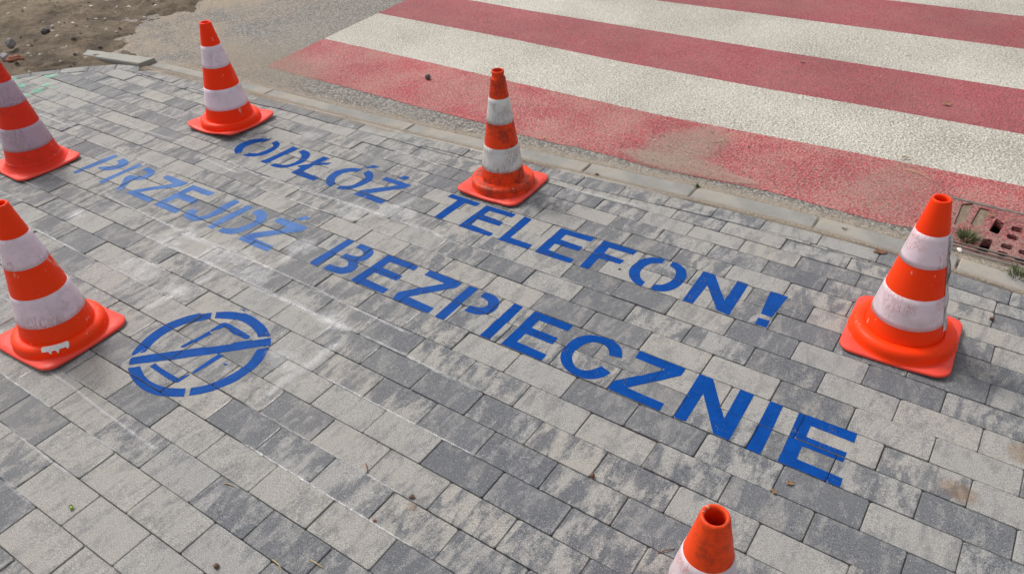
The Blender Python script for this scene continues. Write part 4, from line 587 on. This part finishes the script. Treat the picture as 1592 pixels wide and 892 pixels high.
# chalk / cement dust lines
def ribbon(pts, wd, z, mat, name, amp=1.):
    Vp = []; Fp = []; E_ = []
    D = []
    for (a, b), (c, d) in zip(pts, pts[1:]):
        k = max(1, int(math.hypot(c - a, d - b) / .03)); D += [(a + (c - a) * i / k, b + (d - b) * i / k) for i in range(k)]
    D.append(pts[-1])
    for i, p in enumerate(D):
        a, b = D[max(0, i - 1)], D[min(len(D) - 1, i + 1)]; dx, dy = b[0] - a[0], b[1] - a[1]; l = math.hypot(dx, dy) or 1; nx, ny = -dy / l, dx / l
        ww = wd * (1 + .45 * mnoise.noise(Vector((p[0] * 14, p[1] * 14, wd * 99))))
        end = 0 if i in (0, len(D) - 1) else 1
        for s, ev in ((-3.6, 0), (-.5, 1), (.5, 1), (3.6, 0)): Vp.append((p[0] + nx * ww * s, p[1] + ny * ww * s, z)); E_.append(ev * amp * end)
    for i in range(len(D) - 1):
        for k in range(3): Fp.append((i * 4 + k, i * 4 + k + 1, i * 4 + k + 5, i * 4 + k + 4))
    ob = new_obj(name, Vp, Fp, mat); at = ob.data.attributes.new('edge', 'FLOAT_VECTOR', 'POINT')
    for i, ev in enumerate(E_): at.data[i].vector = (ev, ev, ev)
    return ob
chv = []
for i, (pts, wd, a) in enumerate(CHALK):
    chv.append(ribbon(pts, wd * .42, .0026 + i * .00004, M['chalk'], 'chalk_dust', (.20 + .40 * a) if wd < .012 else (.20 + .38 * a)))
for (x, y), a, b in CHALKB:
    P = [(x + a * math.cos(t) * (1 + .3 * rnd.uniform(-1, 1)), y + b * math.sin(t) * (1 + .3 * rnd.uniform(-1, 1))) for t in [i * math.pi / 6 for i in range(12)]]
    ob = dusty('chalk_dust', P, .0035, M['chalk'], rim=.03)
    for d in ob.data.attributes['edge'].data: d.vector = tuple(.50 * q for q in d.vector)
    chv.append(ob)
# white cement swept into the joints at the left
painted = [(min(p[0] for p in P) - .02, max(p[0] for p in P) + .02, min(p[1] for p in P) - .02, max(p[1] for p in P) + .02) for key in PAINT for _, L in PAINT[key] for P in L]
def on_paint(x, y): return any(a <= x <= b and c <= y <= d for a, b, c, d in painted)
for j in range(2, 19):
    u = -2.3
    while u < -.55:
        ln = rnd.uniform(.08, .42)
        if rnd.random() < (.50 if u < -1. else .28):
            pts_ = [((u + ln * k / 8) * S, rowline(j, u + ln * k / 8) * S) for k in range(9)]
            if not any(on_paint(*q) for q in pts_): chv.append(ribbon(pts_, .0012, .0013 + j * .00003, M['chalk'], 'chalk_dust', rnd.uniform(.45, .9)))
        u += ln + rnd.uniform(0, .15)
    for u in joints[j]:
        if -2.3 < u < -.7 and rnd.random() < .16 and not on_paint(u * S, rowline(j, u) * S): chv.append(ribbon([(u * S, (rowline(j, u) * (1 - k / 4) + rowline(j + 1, u) * k / 4) * S) for k in range(5)], .0012, .0020, M['chalk'], 'chalk_dust', rnd.uniform(.5, .9)))
# join all the dust into one sheet of loose powder
bm = bmesh.new()
for ob in chv: bm.from_mesh(ob.data)
me = bpy.data.meshes.new('chalk_dust'); bm.to_mesh(me); bm.free(); me.materials.append(M['chalk'])
for ob in chv: bpy.data.objects.remove(ob)
ob = bpy.data.objects.new('chalk_dust', me); COL.objects.link(ob); ob['kind'] = 'stuff'; ob['label'] = 'white chalk and cement dust brushed over the pavers and joints'

# ---------------------------------------------------------------- traffic cones
def lathe(prof, seg=72, cap=False):
    V = []; F = []
    for r, z in prof: V += [(r * math.cos(2 * math.pi * i / seg), r * math.sin(2 * math.pi * i / seg), z) for i in range(seg)]
    for k in range(len(prof) - 1):
        for i in range(seg): F.append((k * seg + i, k * seg + (i + 1) % seg, (k + 1) * seg + (i + 1) % seg, (k + 1) * seg + i))
    return V, F
def part(name, VF, mat, parent, smooth=True):
    me = bpy.data.meshes.new(name); me.from_pydata(VF[0], [], VF[1]); me.update()
    if smooth:
        for p in me.polygons: p.use_smooth = True
    me.materials.append(mat); ob = bpy.data.objects.new(name, me); COL.objects.link(ob); ob.parent = parent; return ob
def plate(hs, cr, th, wave, seed):
    n = 24; ring = []
    for q in range(4):
        cx, cy = (hs - cr) * (1, -1, -1, 1)[q], (hs - cr) * (1, 1, -1, -1)[q]
        for i in range(9):
            a = math.pi / 2 * (q + i / 8); ring.append((cx + cr * math.cos(a), cy + cr * math.sin(a)))
        # straight run
        nx_, ny_ = (hs - cr) * (1, -1, -1, 1)[(q + 1) % 4], (hs - cr) * (1, 1, -1, -1)[(q + 1) % 4]; a = math.pi / 2 * (q + 1); ex, ey = nx_ + cr * math.cos(a), ny_ + cr * math.sin(a); sx_, sy_ = ring[-1]
        for i in range(1, 8): ring.append((sx_ + (ex - sx_) * i / 8, sy_ + (ey - sy_) * i / 8))
    N_ = len(ring)
    def zz(x, y): r = math.hypot(x, y) / hs; return wave * max(0, r - .85) * (1 + 1.2 * mnoise.noise(Vector((x * 6, y * 6, seed)))) 
    V = []; F = []
    for k, z in ((1., .0015), (1., th - .003), (.985, th), (.80, th + .001), (.5, th + .002)):
        V += [(x * k, y * k, z + zz(x * k, y * k)) for x, y in ring]
    for r in range(4):
        for i in range(N_): F.append((r * N_ + i, r * N_ + (i + 1) % N_, (r + 1) * N_ + (i + 1) % N_, (r + 1) * N_ + i))
    return V, F
def cone(label, x, y, rz, style, mats, zs=1., half=.148, tilt=(0, 0), wave=.02, seed=1, cs=1.):
    e = thing('traffic_cone', label, 'traffic cone', (x, y, .001), 'orange cones guarding the fresh paint'); e.rotation_euler = (tilt[0], tilt[1], rz)
    org, band = mats
    r0, sl = (.025, .195) if style != 'slim' else (.024, .147)
    R = lambda z: r0 + (.484 - z) * sl
    pl = part('base_plate', plate(half, .042, .010, wave, seed), mat_orange('plate_orange', (.80, .062, .038), (.88, .095, .065), .22 if style != 'slim' else .6, .3, seed), e)
    if style == 'wide': colr = [(.106, .0450), (.112, .0468), (.122, .0472), (.1305, .0450), (.1370, .0395), (.1400, .031), (.1410, .020), (.1425, .013), (.146, .0105)]
    elif style == 'slim': colr = [(.086, .048), (.100, .0475), (.118, .0465), (.124, .044), (.1275, .038), (.1285, .030), (.1285, .016), (.131, .011)]
    else: colr = [(.108, .046), (.114, .044), (.1155, .040), (.1165, .033), (.119, .026), (.126, .017), (.137, .012)]
    colr = [(r * cs, z * (1 + (cs - 1) * 3)) for r, z in colr]
    part('collar', lathe(colr), org, e)
    if style == 'slim':
        top = [(.0225, .30), (.0195, .46), (.0195, .484), (.0215, .4875), (.0245, .486), (.0252, .481), (.0235, .476), (.0225, .468), (.0235, .463), (.0285, .459), (.0300, .455)]
        prof = top + [(R(.45), .45)] + [(R(z), z) for z in (.4, .3, .2, .1, .06)] + [(R(.048) + .001, .046)]
    else:
        top = [(.055, .30), (.026, .44), (.0185, .474), (.0175, .482), (.0195, .4855), (.0225, .4865), (.0250, .4845), (.0262, .480)]
        prof = top + [(R(z), z) for z in (.46, .4, .3, .2, .1, .07)] + [(R(.055) + .0005, .054), (R(.043) + .001, .040)]
    part('cone_body', lathe([(r, z * zs if z > .08 else z) for r, z in prof]), org, e)
    for a, b in (((.388, .292), (.197, .101)) if style != 'slim' else ((.386, .289), (.193, .097))):
        zz = [a + (b - a) * i / 6 for i in range(7)]
        pr = [(R(a) + .0002, a * zs)] + [(R(z) + .0011, z * zs) for z in zz] + [(R(b) + .0002, b * zs)]
        part('reflective_band', lathe(pr), band, e)
    return e
OR1, OR2 = (.98, .032, .0008), (1.0, .046, .002)
cone('clean orange cone with two pale lilac bands standing at the far left near the kerb', -3.157 , 2.106, 0.03, 'wide', (mat_orange('cone_orange_clean', OR1, OR2, .05, .1, 1), mat_band('lilac_band_clean', (.80, .68, .755), .1, (.5, .2, .2), 1)), half=.155, wave=.05, seed=3)
cone('slim scuffed cone with dirty white bands and a necked top, by the crossing', -1.661, 2.27, .05, 'slim', (mat_orange('cone_orange_scuffed', (.82, .050, .008), (.88, .070, .014), .95, .1, 2), mat_band('white_band_dirty', (.74, .73, .69), 1.2, (.10, .09, .08), 2)), half=.146, wave=.02, seed=8)
ec = cone('large right hand cone with scratched pink bands and a peeling edge strip', -.090, 2.117, .04, 'wide', (mat_orange('cone_orange_right', OR1, (.95, .07, .007), .16, .35, 3), mat_band('pink_band_scratched', (.82, .66, .71), 1., (.50, .06, .07), 3)), zs=.985, half=.152, tilt=(0, -.026), wave=.015, seed=12, cs=1.045)
cone('grimy red cone with purplish soiled bands at the left edge, behind the near left one', -3.600, 1.365, -.02, 'plain', (mat_orange('cone_red_grimy', (.74, .030, .012), (.84, .042, .015), .50, .05, 4), mat_band('mauve_band_soiled', (.50, .36, .44), .55, (.18, .08, .12), 4)), half=.145, wave=.015, seed=20)
eE = cone('big near left cone with pinkish bands and white paint spots on its collar', -2.335, .742, .06, 'wide', (mat_orange('cone_orange_spotted', OR1, (.95, .065, .006), .06, .75, 5), mat_band('pink_band_nicked', (.84, .66, .73), .75, (.35, .08, .08), 5)), half=.150, wave=.02, seed=31)
cone('scuffed cone cut off by the bottom edge of the frame, only its open top showing', -.2095, .834, .72, 'wide', (mat_orange('cone_orange_rubbed', (.90, .058, .006), (.93, .085, .012), .70, 1.2, 6), mat_band('white_band_flaking', (.74, .64, .68), .9, (.75, .05, .01), 6)), half=.148, wave=.02, seed=44)
# peeling film strip on the right hand cone
n = N('peeling_film', .3); n.col(n.mix(n.ramp(n.noise(45, 4, .7, n.coords((1, 1, .4))), .42, .58), (.12, .10, .09), (.62, .56, .56))); film = n.m
Vf = []; Ff = []; az = -.20
for i in range(14):
    z = .385 - i * .0235; r = .025 + (.484 - z) * .195
    for k, (da, dr) in enumerate(((-.10, .0018), (.04, .0035), (.10, .006 + .003 * math.sin(i * 1.7)))):
        a = az + da * (.07 / r) * .9; Vf.append(((r + dr) * math.cos(a), (r + dr) * math.sin(a), z * .985))
for i in range(13):
    for k in range(2): Ff.append((i * 3 + k, i * 3 + k + 1, i * 3 + k + 4, i * 3 + k + 3))
part('peeling_film', (Vf, Ff), film, ec)

# dried white paint spilt over the collar of the near left cone
Vf = []; Ff = []
prs = [(.1205, .0480), (.1300, .0458), (.1368, .0402), (.1402, .0315), (.1412, .022)]
for i in range(25):
    a = -.95 + .62 * i / 24
    lim = 2.1 + 1.9 * max(0, mnoise.noise(Vector((a * 14, 1, 1))) * 2) * (1 if 0 < i < 24 else 0)
    for k in range(6):
        t = min(lim, 4 * k / 5) * (0.15 if i in (0, 24) else 1) + (.5 if i in (0, 24) else 0); q = min(3, int(t)); f = t - q
        rr = prs[q][0] + (prs[q + 1][0] - prs[q][0]) * f + .0008; zz_ = prs[q][1] + (prs[q + 1][1] - prs[q][1]) * f + .0008; Vf.append((rr * math.cos(a), rr * math.sin(a), zz_))
for i in range(24):
    for k in range(5): Ff.append((i * 6 + k, i * 6 + k + 1, i * 6 + k + 7, i * 6 + k + 6))
part('paint_spill', (Vf, Ff), mat_simple('dried_white_paint', (.62, .58, .54), (.80, .76, .72), .5, 90), eE)

# ---------------------------------------------------------------- drain grate
e = thing('drain_grate', 'cast iron drain grate smeared with red road paint, behind the right hand cone', 'drain grate', (.09, 2.88, 0))
gx0, gx1, gy0, gy1 = -.125, .34, 2.715, 3.075
def boxpoly(x0, x1, y0, y1, z0, z1): 
    return [(x0, y0, z0), (x1, y0, z0), (x1, y1, z0), (x0, y1, z0), (x0, y0, z1), (x1, y0, z1), (x1, y1, z1), (x0, y1, z1)], [(0, 3, 2, 1), (4, 5, 6, 7), (0, 1, 5, 4), (1, 2, 6, 5), (2, 3, 7, 6), (3, 0, 4, 7)]
def multi(name, boxes, mat, parent):
    V = []; F = []
    for bx in boxes:
        v, f = boxpoly(*bx); b = len(V); V += v; F += [tuple(b + i for i in q) for q in f]
    return new_obj(name, V, F, mat, parent)
t_ = .014
multi('frame', [(gx0 - t_, gx1 + t_, gy0 - t_, gy0, -.05, -.002), (gx0 - t_, gx1 + t_, gy1, gy1 + t_, -.05, -.004), (gx0 - t_, gx0, gy0, gy1, -.05, -.003), (gx1, gx1 + t_, gy0, gy1, -.05, -.003)], M['iron'], e)
holes = [ccw(P) for P in GRATE['slots']] + [ccw([(x + dx, y) for x, y in P]) for P in GRATE['slots'][2:6] for dx in (.11,)] 
holes += [ccw(P) for P in GRATE['dirt']]
def grow(P, k):
    gx, gy = sum(p[0] for p in P) / len(P), sum(p[1] for p in P) / len(P); return [(gx + (p[0] - gx) * k, gy + (p[1] - gy) * k) for p in P]
holes = [chamfer(grow(P, 1.0 if i >= len(holes) - 2 else 1.22), .005) for i, P in enumerate(holes)]
outer = [(gx0 + .006, gy0 + .006), (gx1 - .006, gy0 + .006), (gx1 - .006, gy1 - .006), (gx0 + .006, gy1 - .006)]
loops = [outer] + holes
tri = tessellate_polygon([[Vector((x, y, 0)) for x, y in L] for L in loops]); flat = [p for L in loops for p in L]
ztop = -.0035
Vg = [(x, y, ztop) for x, y in flat] + [(x, y, -.035) for x, y in flat]; Fg = []
for t in tri:
    T = [flat[i] for i in t]; Fg.append(tuple(t) if area(T) > 0 else tuple(t[::-1]))
b = 0; nf = len(flat)
for L in loops:
    for i in range(len(L)): Fg.append((b + i, b + (i + 1) % len(L), nf + b + (i + 1) % len(L), nf + b + i))
    b += len(L)
new_obj('grate', Vg, Fg, M['redgrate'], e)
new_obj('dirt_fill', [(x, y, -.010) for P in GRATE['dirt'] for x, y in [(P[0][0] - .01, P[0][1] + .01), (P[1][0] + .01, P[1][1] + .01), (P[2][0] + .01, P[2][1] - .01), (P[3][0] - .01, P[3][1] - .01)]], [(0, 3, 2, 1), (4, 7, 6, 5)], M['dirt'], e)
multi('bare_rib', [(gx0 + .02, gx1 - .02, gy0 + .012 + k * .022, gy0 + .018 + k * .022, -.004, .001) for k in range(2)], M['iron'], e)
new_obj('shaft', [(gx0, gy0, -.15), (gx1, gy0, -.15), (gx1, gy1, -.15), (gx0, gy1, -.15), (gx0, gy0, -.02), (gx1, gy0, -.02), (gx1, gy1, -.02), (gx0, gy1, -.02)], [(0, 1, 2, 3), (0, 1, 5, 4), (1, 2, 6, 5), (2, 3, 7, 6), (3, 0, 4, 7)], M['black'], e)
# cut the carriageway and stripe open over the shaft
def cut_hole(ob):
    bm = bmesh.new(); bm.from_mesh(ob.data)
    for no, c in (((1, 0, 0), gx0 - t_), ((1, 0, 0), gx1 + t_), ((0, 1, 0), gy0 - t_), ((0, 1, 0), gy1 + t_)):
        p = (c, 0, 0) if no[0] else (0, c, 0); bmesh.ops.bisect_plane(bm, geom=bm.verts[:] + bm.edges[:] + bm.faces[:], plane_co=p, plane_no=no)
    kill = [f for f in bm.faces if gx0 - t_ < f.calc_center_median().x < gx1 + t_ and gy0 - t_ < f.calc_center_median().y < gy1 + t_]
    bmesh.ops.delete(bm, geom=kill, context='FACES'); bm.to_mesh(ob.data); bm.free()
for ob in list(bpy.data.objects):
    if ob.name == 'road' or ob.name == 'crossing_stripe':
        if ob.name == 'road': bm = bmesh.new(); bm.from_mesh(ob.data); bmesh.ops.triangulate(bm, faces=bm.faces); bm.to_mesh(ob.data); bm.free()
        cut_hole(ob)

# ---------------------------------------------------------------- loose sand
def patch(x, y, a, b, rot, z, mat, amp=1., rim=None, seed=0):
    P = []
    for i in range(28):
        t = i * math.pi / 14; k = 1 + .35 * mnoise.noise(Vector((math.cos(t) * 1.5, math.sin(t) * 1.5, seed)))
        px, py = a * k * math.cos(t), b * k * math.sin(t); P.append((x + px * math.cos(rot) - py * math.sin(rot), y + px * math.sin(rot) + py * math.cos(rot)))
    ob = dusty('loose_sand', P, z, mat, rim=rim or min(a, b) * .8, kind='stuff')
    for d in ob.data.attributes['edge'].data: d.vector = tuple(amp * q for q in d.vector)
    return ob
sandobs = [patch(PT['sandA'][0], PT['sandA'][1], .10, .20, -.35, -.0050, M['sand'], .85, seed=1), patch(PT['sandB'][0] , PT['sandB'][1], .10, .20, -.1, -.0055, M['sand'], .40, seed=2), patch(PT['sandA'][0] + .05, PT['sandA'][1] - .17, .26, .06, .02, -.0046, M['sand'], .9, seed=4),
           patch(PT['sandD'][0], PT['sandD'][1], .42, .22, .3, -.0070, M['sand'], .60, seed=5), patch(PT['sandE'][0] - .15, PT['sandE'][1] - .08, .30, .2, .2, -.0062, M['sand'], .42, seed=6), patch(PT['sandC'][0] + .1, PT['sandC'][1] - .12, .36, .07, .0, -.0040, M['sand'], .65, seed=7)]
# sand swept into the seams on both sides of the kerb
us = [-2.7 + .02 * i for i in range(146)]
sandobs.append(ribbon([(u * S, interp(u, KOUT) * S + .012 + .008 * mnoise.noise(Vector((u * 9, 0, 0)))) for u in us], .017, -.0035, M['sand'], 'loose_sand', .95))
sandobs.append(ribbon([(u * S, (interp(u, KIN) + interp(u, KMID)) / 2 * S + .002) for u in us], .008, .0012, M['sand'], 'loose_sand', .9))
sandobs.append(ribbon([(u * S, interp(u, KIN) * S - .005) for u in us[:60]], .012, .0017, M['sand'], 'loose_sand', .75))
bm = bmesh.new()
for ob in sandobs: bm.from_mesh(ob.data)
me = bpy.data.meshes.new('loose_sand'); bm.to_mesh(me); bm.free(); me.materials.append(M['sand'])
for ob in sandobs: bpy.data.objects.remove(ob)
ob = bpy.data.objects.new('loose_sand', me); COL.objects.link(ob); ob['kind'] = 'stuff'; ob['label'] = 'sand drifted along the kerb and over the near red stripe'
# rust brown stains on the paving
for k, (px, py), a, b, lab in ((0, PT['stain1'], .035, .022, 'rust brown stain on a pale paver near the lower right'), (1, PT['stain2'], .03, .035, 'rust brown stain at the right edge of the frame'), (2, PT['stain3'], .012, .008, 'small brown smear below the dry bud')):
    P = [(px + a * math.cos(t) * rnd.uniform(.7, 1.2), py + b * math.sin(t) * rnd.uniform(.7, 1.2)) for t in [i * math.pi / 7 for i in range(14)]]
    ob = dusty('rust_stain', P, .0020, M['stain'], rim=a * .6); recentre(ob, (px, py, 0)); tag(ob, lab, 'stain', 'brown stains on the pavers')

# ---------------------------------------------------------------- grit (uncountable)
def grit(name, pts, mat, label):
    V = []; F = []
    for x, y, z, r in pts:
        b = len(V); a0 = rnd.uniform(0, 6.28); sx_, sy_, sz_ = rnd.uniform(.7, 1.5), rnd.uniform(.6, 1.1), rnd.uniform(.4, .9)
        for k in range(5): a = a0 + k * 1.2566 + rnd.uniform(-.3, .3); V.append((x + r * sx_ * math.cos(a), y + r * sy_ * math.sin(a), z + r * .1))
        V.append((x + r * rnd.uniform(-.3, .3), y + r * rnd.uniform(-.3, .3), z + r * sz_ * 1.1)); 
        for k in range(5): F.append((b + k, b + (k + 1) % 5, b + 5))
    ob = new_obj(name, V, F, mat, kind='stuff'); ob['label'] = label; return ob
pts = []; pl_ = []
for _ in range(6500):
    x, y = rnd.uniform(-6.6, -4.3), rnd.uniform(1.7, 4.4)
    if x > soil_edge(y) + .05 or (x > -5.14 and y < border_y(x) + .02): continue
    r = .0015 + .0022 * rnd.random() ** 2 if rnd.random() < .93 else rnd.uniform(.006, .017)
    (pts if rnd.random() < .55 else pl_).append((x, y, soil_z2(x, y), r))
for _ in range(2600):              # crumbs over the sandy asphalt at the left
    x = rnd.gauss(-4.3, .55); y = rnd.gauss(2.95, .33)
    if x < soil_edge(y) - .02 or y < kx(x / S) * S + .005: continue
    (pts if rnd.random() < .75 else pl_).append((x, y, -.013, .0012 + .0030 * rnd.random() ** 2))
for _ in range(3200):              # along the kerb
    u = rnd.uniform(-2.6, .1); y = kx(u) * S + abs(rnd.gauss(0, .035)) + .002
    (pts if rnd.random() < .75 else pl_).append((u * S, y, -.011, .0012 + .0032 * rnd.random() ** 3))
for _ in range(420):
    x, y = rnd.gauss(PT['sandA'][0], .14), rnd.gauss(PT['sandA'][1], .14)
    if y > kx(x / S) * S: (pts if rnd.random() < .6 else pl_).append((x, y, -.007, .0015 + .004 * rnd.random() ** 2))
for _ in range(260):
    x, y = rnd.uniform(-3.4, -.1), rnd.uniform(2.75, 5.2); pts.append((x, y, -.008, .0012 + .0024 * rnd.random() ** 2))
for _ in range(220):
    x, y = rnd.uniform(-3.4, .5), rnd.uniform(.3, 2.3); (pts if rnd.random() < .7 else pl_).append((x, y, top_z(x, y), .0008 + .0013 * rnd.random() ** 2))
grit('grit', pts, M['gravel'], 'dark crumbs of grit scattered over soil, road and paving'); grit('grit', pl_, M['gravelp'], 'pale crumbs of stone scattered over soil and kerb')

# ---------------------------------------------------------------- small loose things
def blob(name, x, y, z, r, mat, sq=(1, 1, .8), seed=0, amp=.28, sub=3):
    bm = bmesh.new(); bmesh.ops.create_icosphere(bm, subdivisions=sub, radius=1)
    for v in bm.verts:
        k = 1 + amp * mnoise.noise(v.co * 1.6 + Vector((seed, 0, 0))) + amp * .4 * mnoise.noise(v.co * 4 + Vector((0, seed, 0)))
        v.co = Vector((v.co.x * sq[0], v.co.y * sq[1], v.co.z * sq[2])) * k * r
    me = bpy.data.meshes.new(name); bm.to_mesh(me); bm.free(); me.materials.append(mat)
    ob = bpy.data.objects.new(name, me); COL.objects.link(ob); ob.location = (x, y, z + r * sq[2] * .8); ob.rotation_euler = (0, 0, seed * 1.3); return ob
tag(blob('stone', *PT['dark_stone'], -.009, .017, M['stone'], (1, .9, .8), 2), 'dark grey lump of stone lying on the worn red stripe', 'stone', 'loose stones')
tag(blob('stone', *PT['wpeb'], -.013, .008, M['pale'], (1.3, .8, .5), 3), 'white pebble on the asphalt left of the slim scuffed cone', 'stone', 'loose stones')
tag(blob('stone', *PT['wpeb2'], -.006, .010, M['pale'], (1.3, .8, .6), 4), 'smooth white pebble below the grass tuft by the drain grate', 'stone', 'loose stones')
tag(blob('stone', *PT['rock1'], .008, .028, M['grey'], (.8, 1.1, 1.1), 5), 'upright blue grey rock in the soil at the left edge', 'stone', 'loose stones')
tag(blob('stone', *PT['rock2'], .006, .024, M['stone'], (1.3, .8, .7), 6), 'dark rock half sunk in the soil, right of the upright one', 'stone', 'loose stones')
tag(blob('stone', *PT['rock3'], .004, .028, M['grey'], (1.5, .8, .6), 7), 'flat grey rock in the soil just behind the brick shard', 'stone', 'loose stones')
tag(blob('brick_shard', *PT['brick'], .006, .034, M['brick'], (1.4, .8, .6), 8, .4), 'reddish brown broken brick lying in the soil at the left edge', 'brick')
tag(blob('nut', *PT['nut1'], .0, .0062, M['nut'], (1, 1, .9), 1), 'dark brown nut on a pale paver at the bottom left edge of the frame', 'nut', 'nuts and buds')
tag(blob('nut', *PT['bud'], .0, .0060, M['nut'], (1.4, .9, .7), 3, .5), 'ochre brown bud lying next to a small stain', 'nut', 'nuts and buds')
tag(blob('nut', *PT['nut2'], .0, .0070, M['nut'], (1, .9, .9), 9), 'round brown nut left of the cut off cone', 'nut', 'nuts and buds')
tag(blob('nut', *PT['clump'], .0, .0068, M['nut'], (1, .9, .9), 10), 'small brown nut in a joint right of the large right hand cone', 'nut', 'nuts and buds')
tag(blob('nut', *PT['nutk'], .0, .0075, M['nut'], (1.2, .8, .6), 12), 'brown nut lying on the kerb right of the slim cone', 'nut', 'nuts and buds')
tag(blob('nut', *PT['dotF'], .0, .0048, M['stone'], (1, 1, .6), 13), 'black speck of a seed below the letter F of TELEFON', 'nut', 'nuts and buds')
tag(blob('nut', *PT['yel'], -.011, .006, M['straw'], (1.2, .8, .7), 14), 'ochre seed on the asphalt right of the slim scuffed cone', 'nut', 'nuts and buds')
tag(blob('berry', *PT['redbit'], .0, .0035, M['brick'], (1.3, .8, .7), 15), 'tiny dark red berry beside a joint at the lower middle', 'berry')
e = thing('acorn', 'small green acorn on the pavers at the lower left', 'acorn', (PT['acorn'][0], PT['acorn'][1], 0))
prof = [(.0005, .0098), (.002, .0092), (.0038, .0075), (.0045, .0045), (.0042, .001), (.0038, -.001)]; V_, F_ = lathe([(r, z) for r, z in prof], 20); V_ = [(z + .002, y, x + .0046) for x, y, z in V_]; part('nut_body', (V_, F_), M['acorn'], e)
V_, F_ = lathe([(.0004, -.0065), (.0012, -.005), (.0036, -.0042), (.0049, -.002), (.0050, .0008), (.0045, .001)], 20); V_ = [(z + .002, y, x + .0046) for x, y, z in V_]; part('cup', (V_, F_), M['nut'], e); e.rotation_euler = (0, 0, -.3)
for i, (lab, pts_) in enumerate(TWIGS):
    z0 = top_z(*pts_[1]) if pts_[1][1] < 2.35 else (-.007 if pts_[1][0] > -3.7 else -.011)
    r = .0016 if ('hair' not in lab and 'thin' not in lab and 'short' not in lab) else .0008
    P3 = [Vector((x, y, z0 + r + (.003 if k == 1 else .0))) for k, (x, y) in enumerate(pts_)]
    C_ = [P3[0].lerp(P3[1], .5), P3[1], P3[1].lerp(P3[2], .5)] if len(P3) == 3 else P3
    path = [P3[0]] + C_ + [P3[-1]]; V_ = []; F_ = []
    for k, p in enumerate(path):
        d = (path[min(k + 1, len(path) - 1)] - path[max(0, k - 1)]).normalized(); s = d.cross(Vector((0, 0, 1))).normalized(); u_ = s.cross(d)
        rr = r * (1 - .45 * k / len(path)); V_ += [tuple(p + (s * math.cos(a) + u_ * math.sin(a)) * rr) for a in [q * math.pi / 3 for q in range(6)]]
    for k in range(len(path) - 1):
        for q in range(6): F_.append((k * 6 + q, k * 6 + (q + 1) % 6, k * 6 + 6 + (q + 1) % 6, k * 6 + 6 + q))
    F_ += [tuple(range(5, -1, -1)), tuple(range(len(V_) - 6, len(V_)))]
    ob = new_obj('twig', V_, F_, M['twig' if ('brown' in lab or 'red' in lab.split()[0] or 'dark' in lab) else 'straw'], smooth=True); recentre(ob, path[0]); tag(ob, lab, 'twig', 'twigs and straws')
def leaf(x, y, z, L, W_, rot, label, mat=None):
    V_ = []; F_ = []; n = 8
    for i in range(n + 1):
        t = i / n; ww = W_ * math.sin(math.pi * min(1, t * .97 + .02)) ** .7 * (1 + .25 * mnoise.noise(Vector((t * 5, rot, 0))))
        for s in (-1, 0, 1): V_.append(((t - .5) * L, s * ww, .0008 + .003 * abs(s) * math.sin(t * 5) ** 2 + .0015 * math.sin(t * 3)))
    for i in range(n):
        for k in range(2): F_.append((i * 3 + k, i * 3 + 3 + k, i * 3 + 4 + k, i * 3 + 1 + k))
    me = bpy.data.meshes.new('dry_leaf'); me.from_pydata(V_, [], F_); me.materials.append(mat or M['leaf']); ob = bpy.data.objects.new('dry_leaf', me); COL.objects.link(ob); ob.location = (x, y, z + .0015); ob.rotation_euler = (0, 0, rot); tag(ob, label, 'leaf', 'dry leaf scraps')
leaf(*PT['leaf1'], 0.001, .020, .006, .6, 'torn brown leaf scrap under the last E of BEZPIECZNIE')
leaf(*PT['leaf2'], 0.001, .018, .005, -.5, 'brown leaf scrap in the joint below the last letters of BEZPIECZNIE')
leaf(*PT['deb'], .001, .045, .012, .4, 'dark crumpled leaf on the joint left of the right hand cone', M['twig'])
leaf(PT['stain1'][0] - .5, 3.33, -.007, .03, .007, .3, 'brown leaf scrap on the edge of the wide white stripe')
leaf(-.30, 3.98, -.007, .045, .010, .2, 'brown leaf on the second red stripe toward the right')
leaf(-1.05, 4.2, -.007, .03, .008, 1., 'rust coloured leaf scrap where red stripe meets white, upper middle')
leaf(.03, 3.0, -.002, .03, .006, 1.2, 'leaf scrap caught at the drain grate')
def tuft(x, y, z, n, L, spread, label, seed):
    r_ = random.Random(seed); V_ = []; F_ = []
    for _ in range(n):
        a = r_.uniform(0, 6.283); rr = spread * r_.random() ** .7; bx, by = rr * math.cos(a), rr * math.sin(a); l = L * r_.uniform(.5, 1.1); lean = r_.uniform(.3, 1.1); aa = a + r_.uniform(-.9, .9); wd = .0022 * r_.uniform(.6, 1.2)
        px, py = -math.sin(aa), math.cos(aa); b = len(V_)
        for k in range(5):
            t = k / 4; h = l * t * math.cos(lean * t * .9); o = l * t * math.sin(lean * (.4 + .8 * t)); w2 = wd * (1 - t) ** .6 + .0002
            V_.append((bx + math.cos(aa) * o + px * w2, by + math.sin(aa) * o + py * w2, h)); V_.append((bx + math.cos(aa) * o - px * w2, by + math.sin(aa) * o - py * w2, h + .0004))
        for k in range(4): F_.append((b + 2 * k, b + 2 * k + 1, b + 2 * k + 3, b + 2 * k + 2))
    me = bpy.data.meshes.new('grass_tuft'); me.from_pydata(V_, [], F_); me.materials.append(M['grass']); ob = bpy.data.objects.new('grass_tuft', me); COL.objects.link(ob); ob.location = (x, y, z); tag(ob, label, 'grass tuft', 'weeds along the kerb')
tuft(*PT['tuft1'], -.012, 150, .045, .028, 'green grass tuft between the right hand cone and the drain grate', 5)
tuft(*PT['tuft2'], -.012, 110, .04, .032, 'grass tuft in front of the grate at the right edge of the frame', 6)
tuft(*PT['sprout'], -.006, 26, .020, .008, 'tiny green sprout in a kerb joint', 7)
tuft(PT['wpeb2'][0] - .37, 2.64, -.004, 14, .012, .006, 'speck of moss in the kerb joint left of the right hand cone', 9)
